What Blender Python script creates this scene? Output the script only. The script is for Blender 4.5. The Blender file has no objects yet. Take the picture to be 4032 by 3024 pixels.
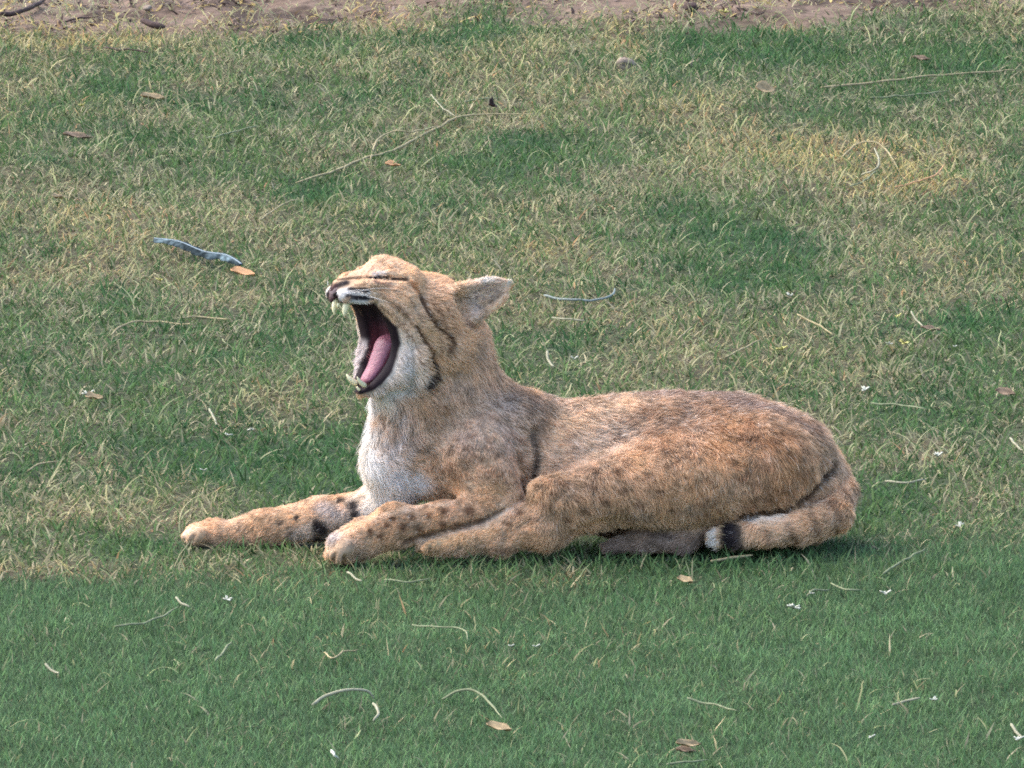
import bpy, math, random
import numpy as np
from mathutils import Vector
from mathutils.bvhtree import BVHTree
from mathutils.kdtree import KDTree

S = bpy.context.scene
COL = S.collection
rng = np.random.default_rng(7)

# ------------------------------------------------------------------ camera
CAM_Y, CAM_Z, LENS = -15.75, 2.86, 428.0
PITCH = math.atan2(CAM_Z, -CAM_Y) - (2170 - 1512) / (LENS / 36 * 4032)
cd = bpy.data.cameras.new('camera')
cam = bpy.data.objects.new('camera', cd)
COL.objects.link(cam)
cd.lens = LENS
cd.sensor_width = 36
cd.clip_start = 0.5
cd.clip_end = 2000
cam.location = (0, CAM_Y, CAM_Z)
cam.rotation_euler = (math.pi / 2 - PITCH, 0, 0)
S.camera = cam

# ------------------------------------------------------------------ sky and sun
world = bpy.data.worlds.new('World')
S.world = world
world.use_nodes = True
wn = world.node_tree.nodes
wl = world.node_tree.links
bg = wn['Background']
sky = wn.new('ShaderNodeTexSky')
sky.sky_type = 'NISHITA'
sky.sun_disc = False
sky.sun_elevation = math.radians(52)
sky.sun_rotation = math.radians(-70)
sky.air_density = 1.0
sky.dust_density = 3.0
wl.new(sky.outputs[0], bg.inputs[0])
bg.inputs[1].default_value = 0.15
sd = bpy.data.lights.new('sun', 'SUN')
sd.energy = 0.75
sd.angle = math.radians(60)
sd.color = (1.0, 0.93, 0.82)
sun = bpy.data.objects.new('sun', sd)
COL.objects.link(sun)
sun.rotation_euler = (math.radians(34), 0, math.radians(-105))

S.view_settings.view_transform = 'Standard'
S.view_settings.look = 'None'
S.view_settings.gamma = 1
S.view_settings.use_curve_mapping = False
S.view_settings.exposure = 1.92
S.render.engine = 'CYCLES'
S.cycles.max_bounces = 8
S.cycles.transparent_max_bounces = 4
S.render.hair_type = 'STRAND'
S.cycles.filter_width = 1.8
S.cycles.use_denoising = False

# ------------------------------------------------------------------ helpers
FPX = LENS / 36 * 4032
CP = np.array([0, CAM_Y, CAM_Z])
FWD = np.array([0, math.cos(PITCH), -math.sin(PITCH)])
UPV = np.array([0, math.sin(PITCH), math.cos(PITCH)])
RGT = np.array([1.0, 0, 0])
K = 4032 / 2212           # survey units -> sensor units
M = 1 / (3000 / K)        # survey unit in metres at the animal

def ray(px, py):
    return FWD + RGT * ((px - 2016) / FPX) + UPV * ((1512 - py) / FPX)

def D(x, y, depth):
    """point at survey coordinates x, y at the given distance behind the origin plane"""
    r = ray(x * K, y * K)
    return CP + r * ((depth - CAM_Y) / r[1])

def G(x, y, z=0.0):
    """point of the lawn at survey coordinates x, y"""
    r = ray(x * K, y * K)
    return CP + r * ((z - CAM_Z) / r[2])

def to_survey(p):
    v = p - CP
    w = v @ FWD
    return (2016 + FPX * (v @ RGT) / w) / K, (1512 - FPX * (v @ UPV) / w) / K

def hash3(ix, iy, iz, seed):
    n = (ix.astype(np.int64) * 374761393 + iy.astype(np.int64) * 668265263 + iz.astype(np.int64) * 2147483647 + seed * 974711) & 0xffffffff
    n = ((n ^ (n >> 13)) * 1274126177) & 0xffffffff
    n = n ^ (n >> 16)
    return (n & 0xffff) / 65535.0

def noise(p, scale, seed=0):
    """value noise 0..1 of an (n,2) or (n,3) array"""
    p = np.asarray(p, float) * scale
    if p.shape[1] == 2:
        p = np.c_[p, np.full(len(p), 0.37)]
    i = np.floor(p)
    f = p - i
    f = f * f * (3 - 2 * f)
    i = i.astype(np.int64)
    r = 0
    for a in (0, 1):
        for b in (0, 1):
            for c in (0, 1):
                w = (f[:, 0] if a else 1 - f[:, 0]) * (f[:, 1] if b else 1 - f[:, 1]) * (f[:, 2] if c else 1 - f[:, 2])
                r = r + w * hash3(i[:, 0] + a, i[:, 1] + b, i[:, 2] + c, seed)
    return r

def fbm(p, scale, seed=0, o=3):
    r, a, t = 0, 1.0, 0
    for k in range(o):
        r = r + a * noise(p, scale * 2 ** k, seed + k * 17)
        t += a
        a *= 0.55
    return r / t

def sstep(a, b, x):
    t = np.clip((x - a) / (b - a), 0, 1)
    return t * t * (3 - 2 * t)

def mesh_from(name, V, faces_flat, loop_tot, mat, parent=None, smooth=True, col=None):
    me = bpy.data.meshes.new(name)
    V = np.asarray(V, np.float32)
    faces_flat = np.asarray(faces_flat, np.int32).ravel()
    n = len(loop_tot)
    me.vertices.add(len(V))
    me.vertices.foreach_set('co', V.ravel())
    me.loops.add(len(faces_flat))
    me.loops.foreach_set('vertex_index', faces_flat)
    me.polygons.add(n)
    lt = np.asarray(loop_tot, np.int32)
    ls = np.zeros(n, np.int32)
    ls[1:] = np.cumsum(lt)[:-1]
    me.polygons.foreach_set('loop_start', ls)
    me.polygons.foreach_set('loop_total', lt)
    me.update(calc_edges=True)
    me.polygons.foreach_set('use_smooth', np.full(n, smooth))
    if col is not None:
        at = me.attributes.new('col', 'FLOAT_COLOR', 'POINT')
        c = np.ones((len(V), 4), np.float32)
        c[:, :3] = col
        at.data.foreach_set('color', c.ravel())
    if mat:
        me.materials.append(mat)
    o = bpy.data.objects.new(name, me)
    COL.objects.link(o)
    if parent:
        o.parent = parent
    return o

def tag(o, label=None, cat=None, group=None, kind=None):
    if label: o['label'] = label
    if cat: o['category'] = cat
    if group: o['group'] = group
    if kind: o['kind'] = kind
    return o

def empty(name, loc=(0, 0, 0)):
    o = bpy.data.objects.new(name, None)
    o.location = loc
    COL.objects.link(o)
    return o

def material(name, base=(0.5, 0.5, 0.5), rough=0.8, attr=False, noise_scale=None, noise_amt=0.2, trans=0.0, spec=0.3, bump=0.0, sss=0.0):
    m = bpy.data.materials.new(name)
    m.use_nodes = True
    nt = m.node_tree
    b = nt.nodes['Principled BSDF']
    b.inputs['Roughness'].default_value = rough
    b.inputs['Specular IOR Level'].default_value = spec
    b.inputs['Base Color'].default_value = (*base, 1)
    src = None
    if attr:
        a = nt.nodes.new('ShaderNodeAttribute')
        a.attribute_name = 'col'
        src = a.outputs['Color']
    if noise_scale:
        tc = nt.nodes.new('ShaderNodeTexCoord')
        no = nt.nodes.new('ShaderNodeTexNoise')
        no.inputs['Scale'].default_value = noise_scale
        no.inputs['Detail'].default_value = 5
        nt.links.new(tc.outputs['Object'], no.inputs['Vector'])
        mr = nt.nodes.new('ShaderNodeMapRange')
        mr.inputs['From Min'].default_value = 0.3
        mr.inputs['From Max'].default_value = 0.7
        mr.inputs['To Min'].default_value = 1 - noise_amt
        mr.inputs['To Max'].default_value = 1 + noise_amt
        nt.links.new(no.outputs['Fac'], mr.inputs['Value'])
        mx = nt.nodes.new('ShaderNodeVectorMath')
        mx.operation = 'SCALE'
        if src is None:
            mx.inputs[0].default_value = base
        else:
            nt.links.new(src, mx.inputs[0])
        nt.links.new(mr.outputs[0], mx.inputs['Scale'])
        src = mx.outputs[0]
        if bump:
            bp = nt.nodes.new('ShaderNodeBump')
            bp.inputs['Strength'].default_value = bump
            bp.inputs['Distance'].default_value = 0.003
            nt.links.new(no.outputs['Fac'], bp.inputs['Height'])
            nt.links.new(bp.outputs[0], b.inputs['Normal'])
    if src is not None:
        nt.links.new(src, b.inputs['Base Color'])
    if sss:
        b.inputs['Subsurface Weight'].default_value = sss
        b.inputs['Subsurface Radius'].default_value = (0.01, 0.004, 0.003)
        b.inputs['Subsurface Scale'].default_value = 0.5
    if trans:
        t = nt.nodes.new('ShaderNodeBsdfTranslucent')
        if src is not None:
            nt.links.new(src, t.inputs['Color'])
        else:
            t.inputs['Color'].default_value = (*base, 1)
        ms = nt.nodes.new('ShaderNodeMixShader')
        ms.inputs[0].default_value = trans
        nt.links.new(b.outputs[0], ms.inputs[1])
        nt.links.new(t.outputs[0], ms.inputs[2])
        nt.links.new(ms.outputs[0], nt.nodes['Material Output'].inputs['Surface'])
    return m

# ------------------------------------------------------------------ lawn fields
def gheight(x, y):
    p = np.c_[np.ravel(x), np.ravel(y)]
    h = (fbm(p, 2.2, 5, 3) - 0.5) * 0.030 + (fbm(p, 11.0, 9, 2) - 0.5) * 0.010 + sstep(4.6, 5.2, p[:, 1]) * (fbm(p, 14.0, 19, 3) - .5) * .030
    r = np.hypot((p[:, 0] - 0.05) / 0.85, p[:, 1] / 0.45)
    fade = sstep(0.9, 1.7, r)
    out = sstep(14, 9, np.abs(p[:, 1] - 2)) * sstep(7, 4, np.abs(p[:, 0]))
    return h * fade * out

# patches: survey x, y, half width, half height, straw change, warmth
PATCH = [
    (1590, 510, 120, 34, -.36, 0), (1040, 60, 110, 60, -.5, 0), (1620, 100, 150, 40, -.5, 0), (250, 190, 130, 45, -.35, 0),
    (1130, 320, 110, 40, -.4, 0), (700, 430, 120, 60, -.3, 0), (680, 1000, 280, 85, -.45, 0), (1640, 600, 110, 25, -.2, 0),
    (2080, 120, 150, 50, -.3, 0), (350, 1000, 200, 70, -.15, 0), (1950, 880, 250, 60, -.25, 0), (1930, 1080, 90, 80, -.35, 0),
    (150, 830, 200, 60, -.1, 0), (1220, 770, 180, 40, -.1, 0), (60, 1010, 90, 30, -.25, 0), (280, 1180, 120, 35, -.3, 0),
    (1450, 440, 90, 40, -.2, 0), (700, 110, 160, 40, -.25, 0), (60, 260, 90, 30, -.2, 0), (1000, 740, 100, 60, -.2, 0),
    (2150, 560, 90, 40, -.25, 0), (1320, 260, 60, 30, -.2, 0), (900, 480, 120, 50, -.15, 0), (2100, 700, 80, 40, -.2, 0),
    (1760, 340, 240, 48, .60, .85), (1980, 410, 120, 30, .45, 1), (190, 590, 140, 40, .3, .2), (250, 470, 100, 45, .2, .1),
    (110, 1105, 95, 28, .4, .3), (140, 1238, 260, 17, .55, .4), (1180, 1262, 150, 16, .4, .3), (1880, 830, 170, 35, .2, .1),
    (1000, 275, 160, 40, .2, 0), (1350, 100, 60, 40, .4, .6), (170, 82, 220, 32, .75, 1), (520, 55, 60, 30, .5, .6), (820, 25, 60, 40, .5, .6), (1700, 60, 60, 20, .4, .5), (1180, 545, 80, 20, .35, .6),
    (2060, 1165, 180, 22, .3, .1), (1640, 770, 160, 35, .12, 0), (1370, 400, 80, 50, .12, 0), (480, 640, 160, 40, .12, .1),
    (1850, 470, 140, 50, .15, .1), (100, 420, 120, 50, .15, .1), (420, 410, 120, 40, .15, 0), (1250, 190, 120, 30, .2, .2),
    (1500, 240, 120, 40, .2, .4), (1990, 610, 120, 40, .15, .1), (2000, 980, 90, 50, .15, 0), (450, 1130, 120, 25, .15, 0),
]

def lawn_fields(x, y):
    """straw share, warmth, bare-soil share and near-lawn share at ground points"""
    p = np.c_[x, y]
    P3 = np.c_[x, y, np.zeros(len(x))]
    sx, sy = to_survey(P3)
    n1 = fbm(p * np.array([1.0, 0.55]), 3.2, 31, 3)
    n2 = fbm(p * np.array([1.0, 0.6]), 12.0, 41, 2)
    edge = 1258 + 80 * (noise(p, 2.0, 3) - .5) - 75 * sstep(1300, 2150, sx)
    wide = 1 + 1.3 * sstep(500, 1000, sx)
    near = sstep(-46, 36, (sy - edge + 100 * (fbm(p, 7.0, 87, 3) - .5)) / wide)
    s = 0.49 + (n1 - .5) * 1.5 + (n2 - .5) * 1.1
    warm = np.clip((n1 - .45) * 1.2, 0, .5)
    for cx, cy, rx, ry, ds, w in PATCH:
        g = np.exp(-(((sx - cx) / rx) ** 2 + ((sy - cy) / ry) ** 2))
        g = g * (0.65 + 0.7 * n2)
        s = s + 1.65 * ds * g
        warm = warm + w * g
    s = s * (1 - near) + near * (0.035 + np.clip((n1 - .58) * 0.9, 0, .25) + np.clip(n2 - .62, 0, .2))
    db = np.interp(sx, [-600, 0, 250, 420, 640, 960, 1060, 1200, 1420, 1700, 1850, 2212, 2800],
                   [70, 70, 62, 70, 62, 30, 18, 46, 62, 62, 50, 8, 20])
    bare = sstep(26, -26, sy - db + 95 * (fbm(p, 6.0, 77, 4) - .5))
    return np.clip(s, 0.02, 0.97), np.clip(warm, 0, 1), bare, near, sx, sy

# ------------------------------------------------------------------ ground sheet
def axis(lo, hi, step, far):
    c = np.arange(lo, hi + 1e-6, step)
    a = lo - np.geomspace(step * 2, far, 22)[::-1]
    b = hi + np.geomspace(step * 2, far, 22)
    return np.concatenate([a, c, b])

gx = axis(-1.9, 1.9, 0.014, 600)
gy = axis(-2.4, 7.4, 0.028, 600)
GX, GY = np.meshgrid(gx, gy, indexing='ij')
gv = np.c_[GX.ravel(), GY.ravel(), gheight(GX, GY)]
st, wm, ba, ne, _, _ = lawn_fields(gv[:, 0], gv[:, 1])
c_thatch = np.array([.075, .062, .038])
c_green = np.array([.028, .048, .022])
c_soil = np.array([.135, .095, .070])
gc = c_green + (c_thatch - c_green) * st[:, None]
gn = fbm(gv[:, :2], 60, 3, 2)
gc = gc + (c_soil - gc) * ba[:, None]
gc = gc * (0.7 + 0.6 * gn[:, None])
gc = gc * (1 - .6 * ba * sstep(.54, .66, fbm(gv[:, :2] * np.array([1, .5]), 15, 12, 3)))[:, None]
nx, ny = len(gx), len(gy)
ii, jj = np.meshgrid(np.arange(nx - 1), np.arange(ny - 1), indexing='ij')
q = (ii * ny + jj).ravel()
gf = np.c_[q, q + ny, q + ny + 1, q + 1]
m_ground = material('soil_and_thatch', rough=0.95, attr=True, noise_scale=55, noise_amt=.35, bump=.6, spec=.1)
ground = mesh_from('ground', gv, gf, np.full(len(gf), 4), m_ground, col=gc)
tag(ground, kind='structure')

# ------------------------------------------------------------------ bobcat: distance field
CATY = 0.0
PR = []      # primitives

def seg(a, b, ra, rb, k=0.02, sq=1.0, flow=1, fur=0.016, lat=None, grp='body', open_=1.0):
    """tapered round segment; ra, rb in survey units; sq squashes along lat"""
    PR.append(dict(a=np.asarray(a, float), b=np.asarray(b, float), ra=ra * M, rb=rb * M, k=k, sq=sq,
                   lat=np.array([0, 1.0, 0]) if lat is None else lat, flow=flow, fur=fur, grp=grp))

def chain(pts, **kw):
    """pts: (x, y, depth, radius)"""
    for p, q_ in zip(pts[:-1], pts[1:]):
        seg(D(*p[:3]), D(*q_[:3]), p[3], q_[3], **kw)

# trunk
chain([(868, 985, -.015, 70), (960, 962, -.005, 106), (1060, 970, .005, 116), (1200, 988, .018, 114), (1330, 992, .025, 128),
       (1450, 994, .03, 139), (1580, 1006, .035, 147), (1680, 1036, .04, 140), (1722, 1072, .045, 106)],
      k=.03, sq=.86, fur=.014, grp='trunk')
chain([(1300, 1060, .03, 90), (1400, 1080, .03, 88), (1510, 1080, .03, 88)], k=.03, sq=.9, fur=.012, grp='belly')
# chest and brisket
chain([(862, 880, -.02, 62), (846, 1000, -.02, 48), (852, 1062, -.01, 45)], k=.03, fur=.018, flow=1, grp='chest')
# neck
chain([(960, 720, .0, 72), (955, 800, .0, 98), (950, 880, .0, 114), (985, 960, .0, 110)], k=.03, sq=.85, fur=.015, grp='neck')
seg(D(1040, 830, .0), D(1130, 885, .01), 22, 34, k=.04, fur=.014, grp='neck')
# far foreleg
chain([(900, 1010, .03, 62), (800, 1098, .035, 44), (690, 1120, .04, 48), (570, 1144, .045, 44), (470, 1156, .048, 37), (428, 1160, .05, 35)],
      k=.012, fur=.007, grp='leg')
for t, (dx, dy, dz) in enumerate([(-12, 3, -.032), (-22, 0, -.011), (-22, 0, .011), (-14, 2, .031)]):
    seg(D(434, 1156, .05 + dz * .8), D(428 + dx, 1160 + dy, .05 + dz), 22, 19, k=.003, fur=.0032, grp='paw')
# near foreleg
chain([(1020, 985, -.05, 84), (1085, 1106, -.075, 56), (960, 1128, -.09, 46), (860, 1138, -.1, 46), (785, 1162, -.108, 43), (742, 1182, -.112, 42)],
      k=.014, fur=.007, grp='leg')
for t, (dx, dy, dz) in enumerate([(-10, 5, -.036), (-22, 3, -.0125), (-23, 1, .0125), (-12, -1, .035)]):
    seg(D(746, 1182, -.112 + dz * .8), D(738 + dx, 1196 + dy, -.112 + dz), 25, 21.5, k=.003, fur=.0032, grp='paw')
# near hind leg: thigh, knee, shank, foot
chain([(1640, 1022, -.005, 124), (1450, 1044, -.045, 92), (1300, 1062, -.07, 74)], k=.034, fur=.013, grp='thigh')
chain([(1300, 1062, -.07, 72), (1188, 1080, -.09, 50)], k=.012, fur=.012, grp='thigh')
chain([(1190, 1088, -.085, 48), (1160, 1132, -.088, 52), (1080, 1158, -.095, 42), (1000, 1170, -.104, 34), (935, 1178, -.110, 27)], k=.006, fur=.008, grp='leg')
for t, (dx, dy, dz) in enumerate([(-8, 2, -.022), (-18, 2, -.008), (-18, 2, .007), (-8, 2, .020)]):
    seg(D(938, 1178, -.106 + dz * .8), D(928 + dx, 1182 + dy, -.106 + dz), 16, 15, k=.005, fur=.005, grp='paw')
seg(D(1270, 1095, -.07), D(1180, 1145, -.085), 46, 42, k=.02, fur=.013, grp='thigh')
# far hind foot under the belly
chain([(1312, 1182, -.055, 16), (1390, 1164, -.055, 32), (1478, 1164, -.055, 33), (1540, 1120, -.03, 38)], k=.010, fur=.008, flow=-1, grp='far_foot')
# tail
chain([(1775, 1000, .065, 46), (1812, 1062, .035, 42), (1802, 1112, -.022, 41), (1735, 1138, -.062, 36), (1655, 1149, -.074, 31), (1592, 1157, -.076, 27), (1552, 1160, -.076, 23)],
      k=.005, fur=.012, grp='tail')

# head frame
PSI = math.radians(33)
HF = np.array([-math.cos(PSI), -math.sin(PSI), 0])
HL = np.array([math.sin(PSI), -math.cos(PSI), 0])
HU = np.array([0, 0, 1.0])
HO = D(1667 / K, 1194 / K, -.015)

def H(u, v, l):
    """head survey point u, v on the sagittal plane shifted l millimetres towards the near side"""
    r = ray(1200 + u * 900 / 2212, 950 + v * 900 / 2212)
    t = ((HO - CP) @ HL + l / 1000) / (r @ HL)
    return CP + r * t

def mir(p):
    p = np.asarray(p, float)
    return p - 2 * ((p - HO) @ HL)[..., None] * HL if p.ndim > 1 else p - 2 * ((p - HO) @ HL) * HL

def hseg(a, b, ra, rb, k=.008, both=True, sq=1.0, fur=.008, flow=1, grp='head', lat=None):
    """a, b: (u, v, l mm), radii in mm"""
    pa, pb = H(*a), H(*b)
    lat = HL if lat is None else lat
    seg(pa, pb, ra / 1000 / M, rb / 1000 / M, k=k, sq=sq, lat=lat, flow=flow, fur=fur, grp=grp)
    if both and (a[2] != 0 or b[2] != 0):
        seg(mir(pa), mir(pb), ra / 1000 / M, rb / 1000 / M, k=k, sq=sq, lat=lat, flow=flow, fur=fur, grp=grp)

hseg((1020, 560, 0), (1240, 630, 0), 39, 40, k=.02, sq=1.18, fur=.008)          # cranium
hseg((820, 350, 9), (960, 420, 18), 25, 30, k=.012, fur=.006)                     # brow
hseg((700, 330, 0), (860, 340, 0), 22, 25, k=.014, fur=.005)
hseg((760, 400, 0), (530, 425, 0), 25, 19, k=.012, sq=.95, fur=.004)             # bridge
hseg((530, 425, 0), (345, 435, 0), 19, 13, k=.010, sq=1.0, fur=.003)
hseg((330, 440, 0), (296, 500, 0), 12, 10.5, k=.006, sq=1.15, fur=.002)           # nose block
hseg((380, 530, 13), (560, 510, 23), 13.5, 16, k=.006, fur=.004)                   # whisker pads
hseg((330, 560, 7), (380, 580, 10), 8, 8, k=.004, fur=.003)
hseg((620, 470, 22), (900, 600, 34), 20, 26, k=.014, fur=.006)                   # cheek bone
hseg((900, 600, 34), (1010, 820, 38), 26, 27, k=.014, fur=.007)                  # stretched cheek
hseg((1010, 820, 38), (1010, 1080, 36), 27, 25, k=.014, fur=.010)
hseg((1010, 1080, 37), (900, 1260, 33), 25, 19, k=.012, fur=.012)                # lower jaw
hseg((900, 1250, 33), (700, 1400, 20), 19, 12, k=.010, fur=.010)
hseg((700, 1412, 14), (555, 1456, 4), 11, 9, k=.008, fur=.008)                 # chin
hseg((1120, 1080, 43), (1130, 1290, 42), 23, 21, k=.010, fur=.017)              # ruff
hseg((1250, 700, 34), (1320, 1000, 36), 34, 38, k=.02, fur=.012)                 # jaw muscle to neck
hseg((1200, 700, 0), (1430, 1000, 0), 42, 46, k=.03, fur=.012)
hseg((760, 1440, 0), (950, 1400, 0), 12, 30, k=.02, fur=.013)                    # throat
hseg((950, 1400, 0), (1150, 1500, 0), 30, 50, k=.03, fur=.015)
# ears laid back: the near one points right, its cup towards the viewer
E0, E1, E2 = H(1520, 580, 46), H(1800, 495, 60), H(2050, 365, 66)
EA = H(1625, 750, 52)
EB, EC = H(1650, 690, 52), H(1870, 535, 62)
EN = np.array([.25, -.95, -.15])
EN /= np.linalg.norm(EN)
DROP = np.array([-.012, -.004, -.030])
EARS = [(E0, E1, E2, EA, EN), (mir(E0) + DROP * .6, mir(E1) + DROP, mir(E2) + DROP * 1.3, mir(EA) + DROP, mir(HO + EN) - HO)]
seg(EB, EC, 16e-3 / M, 14e-3 / M, k=.008, sq=.5, lat=EN, fur=.006, grp='ear')
for e0, e1, e2, ea, nn in EARS:
    seg(e0, e1, 29e-3 / M, 23e-3 / M, k=.008, sq=.55, lat=nn, fur=.009, grp='ear')
    seg(e1, e2, 23e-3 / M, 2.5e-3 / M, k=.006, sq=.5, lat=nn, fur=.004, grp='ear')
    seg(ea, e1 + (ea - e1) * .25, 15e-3 / M, 18e-3 / M, k=.006, sq=.6, lat=nn, fur=.006, grp='ear')

INSET = 0.003

def prim_d(p, P):
    ab = P['b'] - P['a']
    L2 = ab @ ab
    v = p - P['a']
    t = np.clip((v @ ab) / max(L2, 1e-12), 0, 1)
    w = v - t[..., None] * ab
    if P['sq'] != 1.0:
        wl_ = w @ P['lat']
        w = w + (wl_ * (1 / P['sq'] - 1))[..., None] * P['lat']
        sc = min(1.0, P['sq'])
    else:
        sc = 1.0
    return (np.sqrt((w * w).sum(-1)) - (P['ra'] + (P['rb'] - P['ra']) * t - INSET)) * (0.5 + 0.5 * sc)

# mouth cut, in the head's sagittal frame (forward, up) in metres
def fu(p):
    q_ = p - HO
    return q_ @ HF, q_ @ HU

CONT = [((470, 632), 17), ((600, 612), 22), ((700, 715), 28), ((800, 830), 33), ((848, 980), 37), ((838, 1100), 38), ((780, 1250), 34),
        ((690, 1348), 26), ((605, 1405), 16), ((520, 1422), 6)]
CP3 = [H(u, v, l) for (u, v), l in CONT]
CONT2 = [fu(p) for p in CP3]
CL = [l / 1000 for _, l in CONT]
f0, u0 = CONT2[0]
f9, u9 = CONT2[-1]
POLY = [(f0 + .10, u0 - .004), (f0 + .04, u0 - .001)] + CONT2 + [(f9 + .02, u9 + .004), (f9 + .12, u9 + .02)]

def poly_sd(F, U, poly):
    x, y = F, U
    d = np.full(x.shape, 1e9)
    s = np.ones(x.shape)
    n = len(poly)
    for i in range(n):
        ax, ay = poly[i]
        bx, by = poly[i - 1]
        ex, ey = bx - ax, by - ay
        wx, wy = x - ax, y - ay
        t = np.clip((wx * ex + wy * ey) / (ex * ex + ey * ey), 0, 1)
        d = np.minimum(d, (wx - ex * t) ** 2 + (wy - ey * t) ** 2)
        c1 = y >= ay
        c2 = y < by
        c3 = ex * wy > ey * wx
        flip = (c1 & c2 & c3) | (~c1 & ~c2 & ~c3)
        s = np.where(flip, -s, s)
    return s * np.sqrt(d)

def mouth_sd(p):
    F, U = fu(p)
    Lt = (p - HO) @ HL
    a = poly_sd(F, U, POLY)
    # deeper pocket behind the lips
    halfw = np.interp(U, [u9, u9 + .03, u0 - .05, u0 - .01, u0 + .01], [.009, .021, .027, .021, .010])
    deep = 0.020
    b = np.maximum(a - deep * sstep(u9 - .004, u9 + .03, U) * sstep(u0 + .030, u0 - .01, U) - .003 - .005 * (U > u0), (np.abs(Lt) - halfw))
    return a, b

def ear_cut(p):
    d = 1e9
    for e0, e1, e2, ea, nn in EARS:
        for a, b, ra, rb in ((e0, e1, .022, .0165), (e1, e2, .0165, .001)):
            a = a + nn * .011
            b = b + nn * (.008 if rb > .005 else .003)
            P = dict(a=a, b=b, ra=ra + INSET, rb=rb + INSET, sq=.55, lat=nn)
            d = np.minimum(d, prim_d(p, P))
    return d

hstep = 0.0028
lo = np.array([-.64, -.20, -.02])
hi = np.array([.60, .20, .46])
NX, NY, NZ = [int(math.ceil(v)) for v in (hi - lo) / hstep]
FLD = np.full((NX, NY, NZ), .2, np.float32)
ax = [lo[i] + hstep * np.arange(n) for i, n in enumerate((NX, NY, NZ))]
for P in PR:
    R = max(P['ra'], P['rb']) * max(1, P['sq']) + P['k'] + .012
    a0 = np.minimum(P['a'], P['b']) - R
    a1 = np.maximum(P['a'], P['b']) + R
    i0 = np.clip(((a0 - lo) / hstep).astype(int), 0, [NX, NY, NZ])
    i1 = np.clip(((a1 - lo) / hstep).astype(int) + 2, 0, [NX, NY, NZ])
    sl = tuple(slice(s_, e_) for s_, e_ in zip(i0, i1))
    gxx, gyy, gzz = np.meshgrid(ax[0][sl[0]], ax[1][sl[1]], ax[2][sl[2]], indexing='ij')
    p = np.stack([gxx, gyy, gzz], -1)
    d = prim_d(p, P)
    o = FLD[sl]
    hgt = np.clip(.5 + .5 * (o - d) / P['k'], 0, 1)
    FLD[sl] = o + (d - o) * hgt - P['k'] * hgt * (1 - hgt)
# carve the mouth and the ear cups
def carve(fn, c0, c1):
    i0 = np.clip(((c0 - lo) / hstep).astype(int), 0, [NX, NY, NZ])
    i1 = np.clip(((c1 - lo) / hstep).astype(int), 0, [NX, NY, NZ])
    sl = tuple(slice(s_, e_) for s_, e_ in zip(i0, i1))
    p = np.stack(np.meshgrid(ax[0][sl[0]], ax[1][sl[1]], ax[2][sl[2]], indexing='ij'), -1)
    d = fn(p)
    o = FLD[sl]
    k = .003
    hgt = np.clip(.5 - .5 * (o + d) / k, 0, 1)
    FLD[sl] = o + (-d - o) * hgt + k * hgt * (1 - hgt)

def mouth_min(p):
    a, b = mouth_sd(p)
    return np.minimum(a, b)
carve(mouth_min, HO + np.array([-.22, -.16, -.14]), HO + np.array([.06, .13, .06]))
carve(ear_cut, HO + np.array([-.02, -.16, -.06]), HO + np.array([.19, .19, .10]))

def surface_nets(F):
    ins = F < 0
    C = [(0, 0, 0), (1, 0, 0), (0, 1, 0), (1, 1, 0), (0, 0, 1), (1, 0, 1), (0, 1, 1), (1, 1, 1)]
    n0, n1, n2 = F.shape
    cnt = sum(ins[a:n0 - 1 + a, b:n1 - 1 + b, c:n2 - 1 + c].astype(np.int8) for a, b, c in C)
    I, J, Kk = np.nonzero((cnt > 0) & (cnt < 8))
    idx = np.full((n0 - 1, n1 - 1, n2 - 1), -1, np.int64)
    idx[I, J, Kk] = np.arange(len(I))
    f = np.stack([F[I + a, J + b, Kk + c] for a, b, c in C], 1)
    acc = np.zeros((len(I), 3))
    num = np.zeros(len(I))
    for a in range(8):
        for b in range(a + 1, 8):
            if sum(abs(x - y) for x, y in zip(C[a], C[b])) == 1:
                m = (f[:, a] < 0) != (f[:, b] < 0)
                t = np.where(m, f[:, a] / np.where(m, f[:, a] - f[:, b], 1), 0)
                ca, cb = np.array(C[a], float), np.array(C[b], float)
                acc += np.where(m[:, None], ca + t[:, None] * (cb - ca), 0)
                num += m
    V = acc / num[:, None] + np.c_[I, J, Kk]
    Q = []
    for axn in range(3):
        s0 = [slice(None)] * 3
        s1 = [slice(None)] * 3
        s0[axn] = slice(0, -1)
        s1[axn] = slice(1, None)
        A, B = ins[tuple(s0)], ins[tuple(s1)]
        i_, j_, k_ = np.nonzero(A != B)
        o1, o2 = [a for a in range(3) if a != axn]
        ijk = np.stack([i_, j_, k_], 1)
        ok = (ijk[:, o1] > 0) & (ijk[:, o2] > 0) & (ijk[:, o1] < F.shape[o1] - 1) & (ijk[:, o2] < F.shape[o2] - 1)
        ijk = ijk[ok]
        flip = A[ijk[:, 0], ijk[:, 1], ijk[:, 2]]
        def cell(d1, d2):
            c = ijk.copy()
            c[:, o1] -= d1
            c[:, o2] -= d2
            return idx[c[:, 0], c[:, 1], c[:, 2]]
        qd = np.stack([cell(1, 1), cell(0, 1), cell(0, 0), cell(1, 0)], 1)
        if axn == 1:
            flip = ~flip
        qd = np.where(flip[:, None], qd, qd[:, ::-1])
        Q.append(qd)
    Q = np.concatenate(Q)
    return V, Q

BV, BQ = surface_nets(FLD)
BV = BV * hstep + lo
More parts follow.
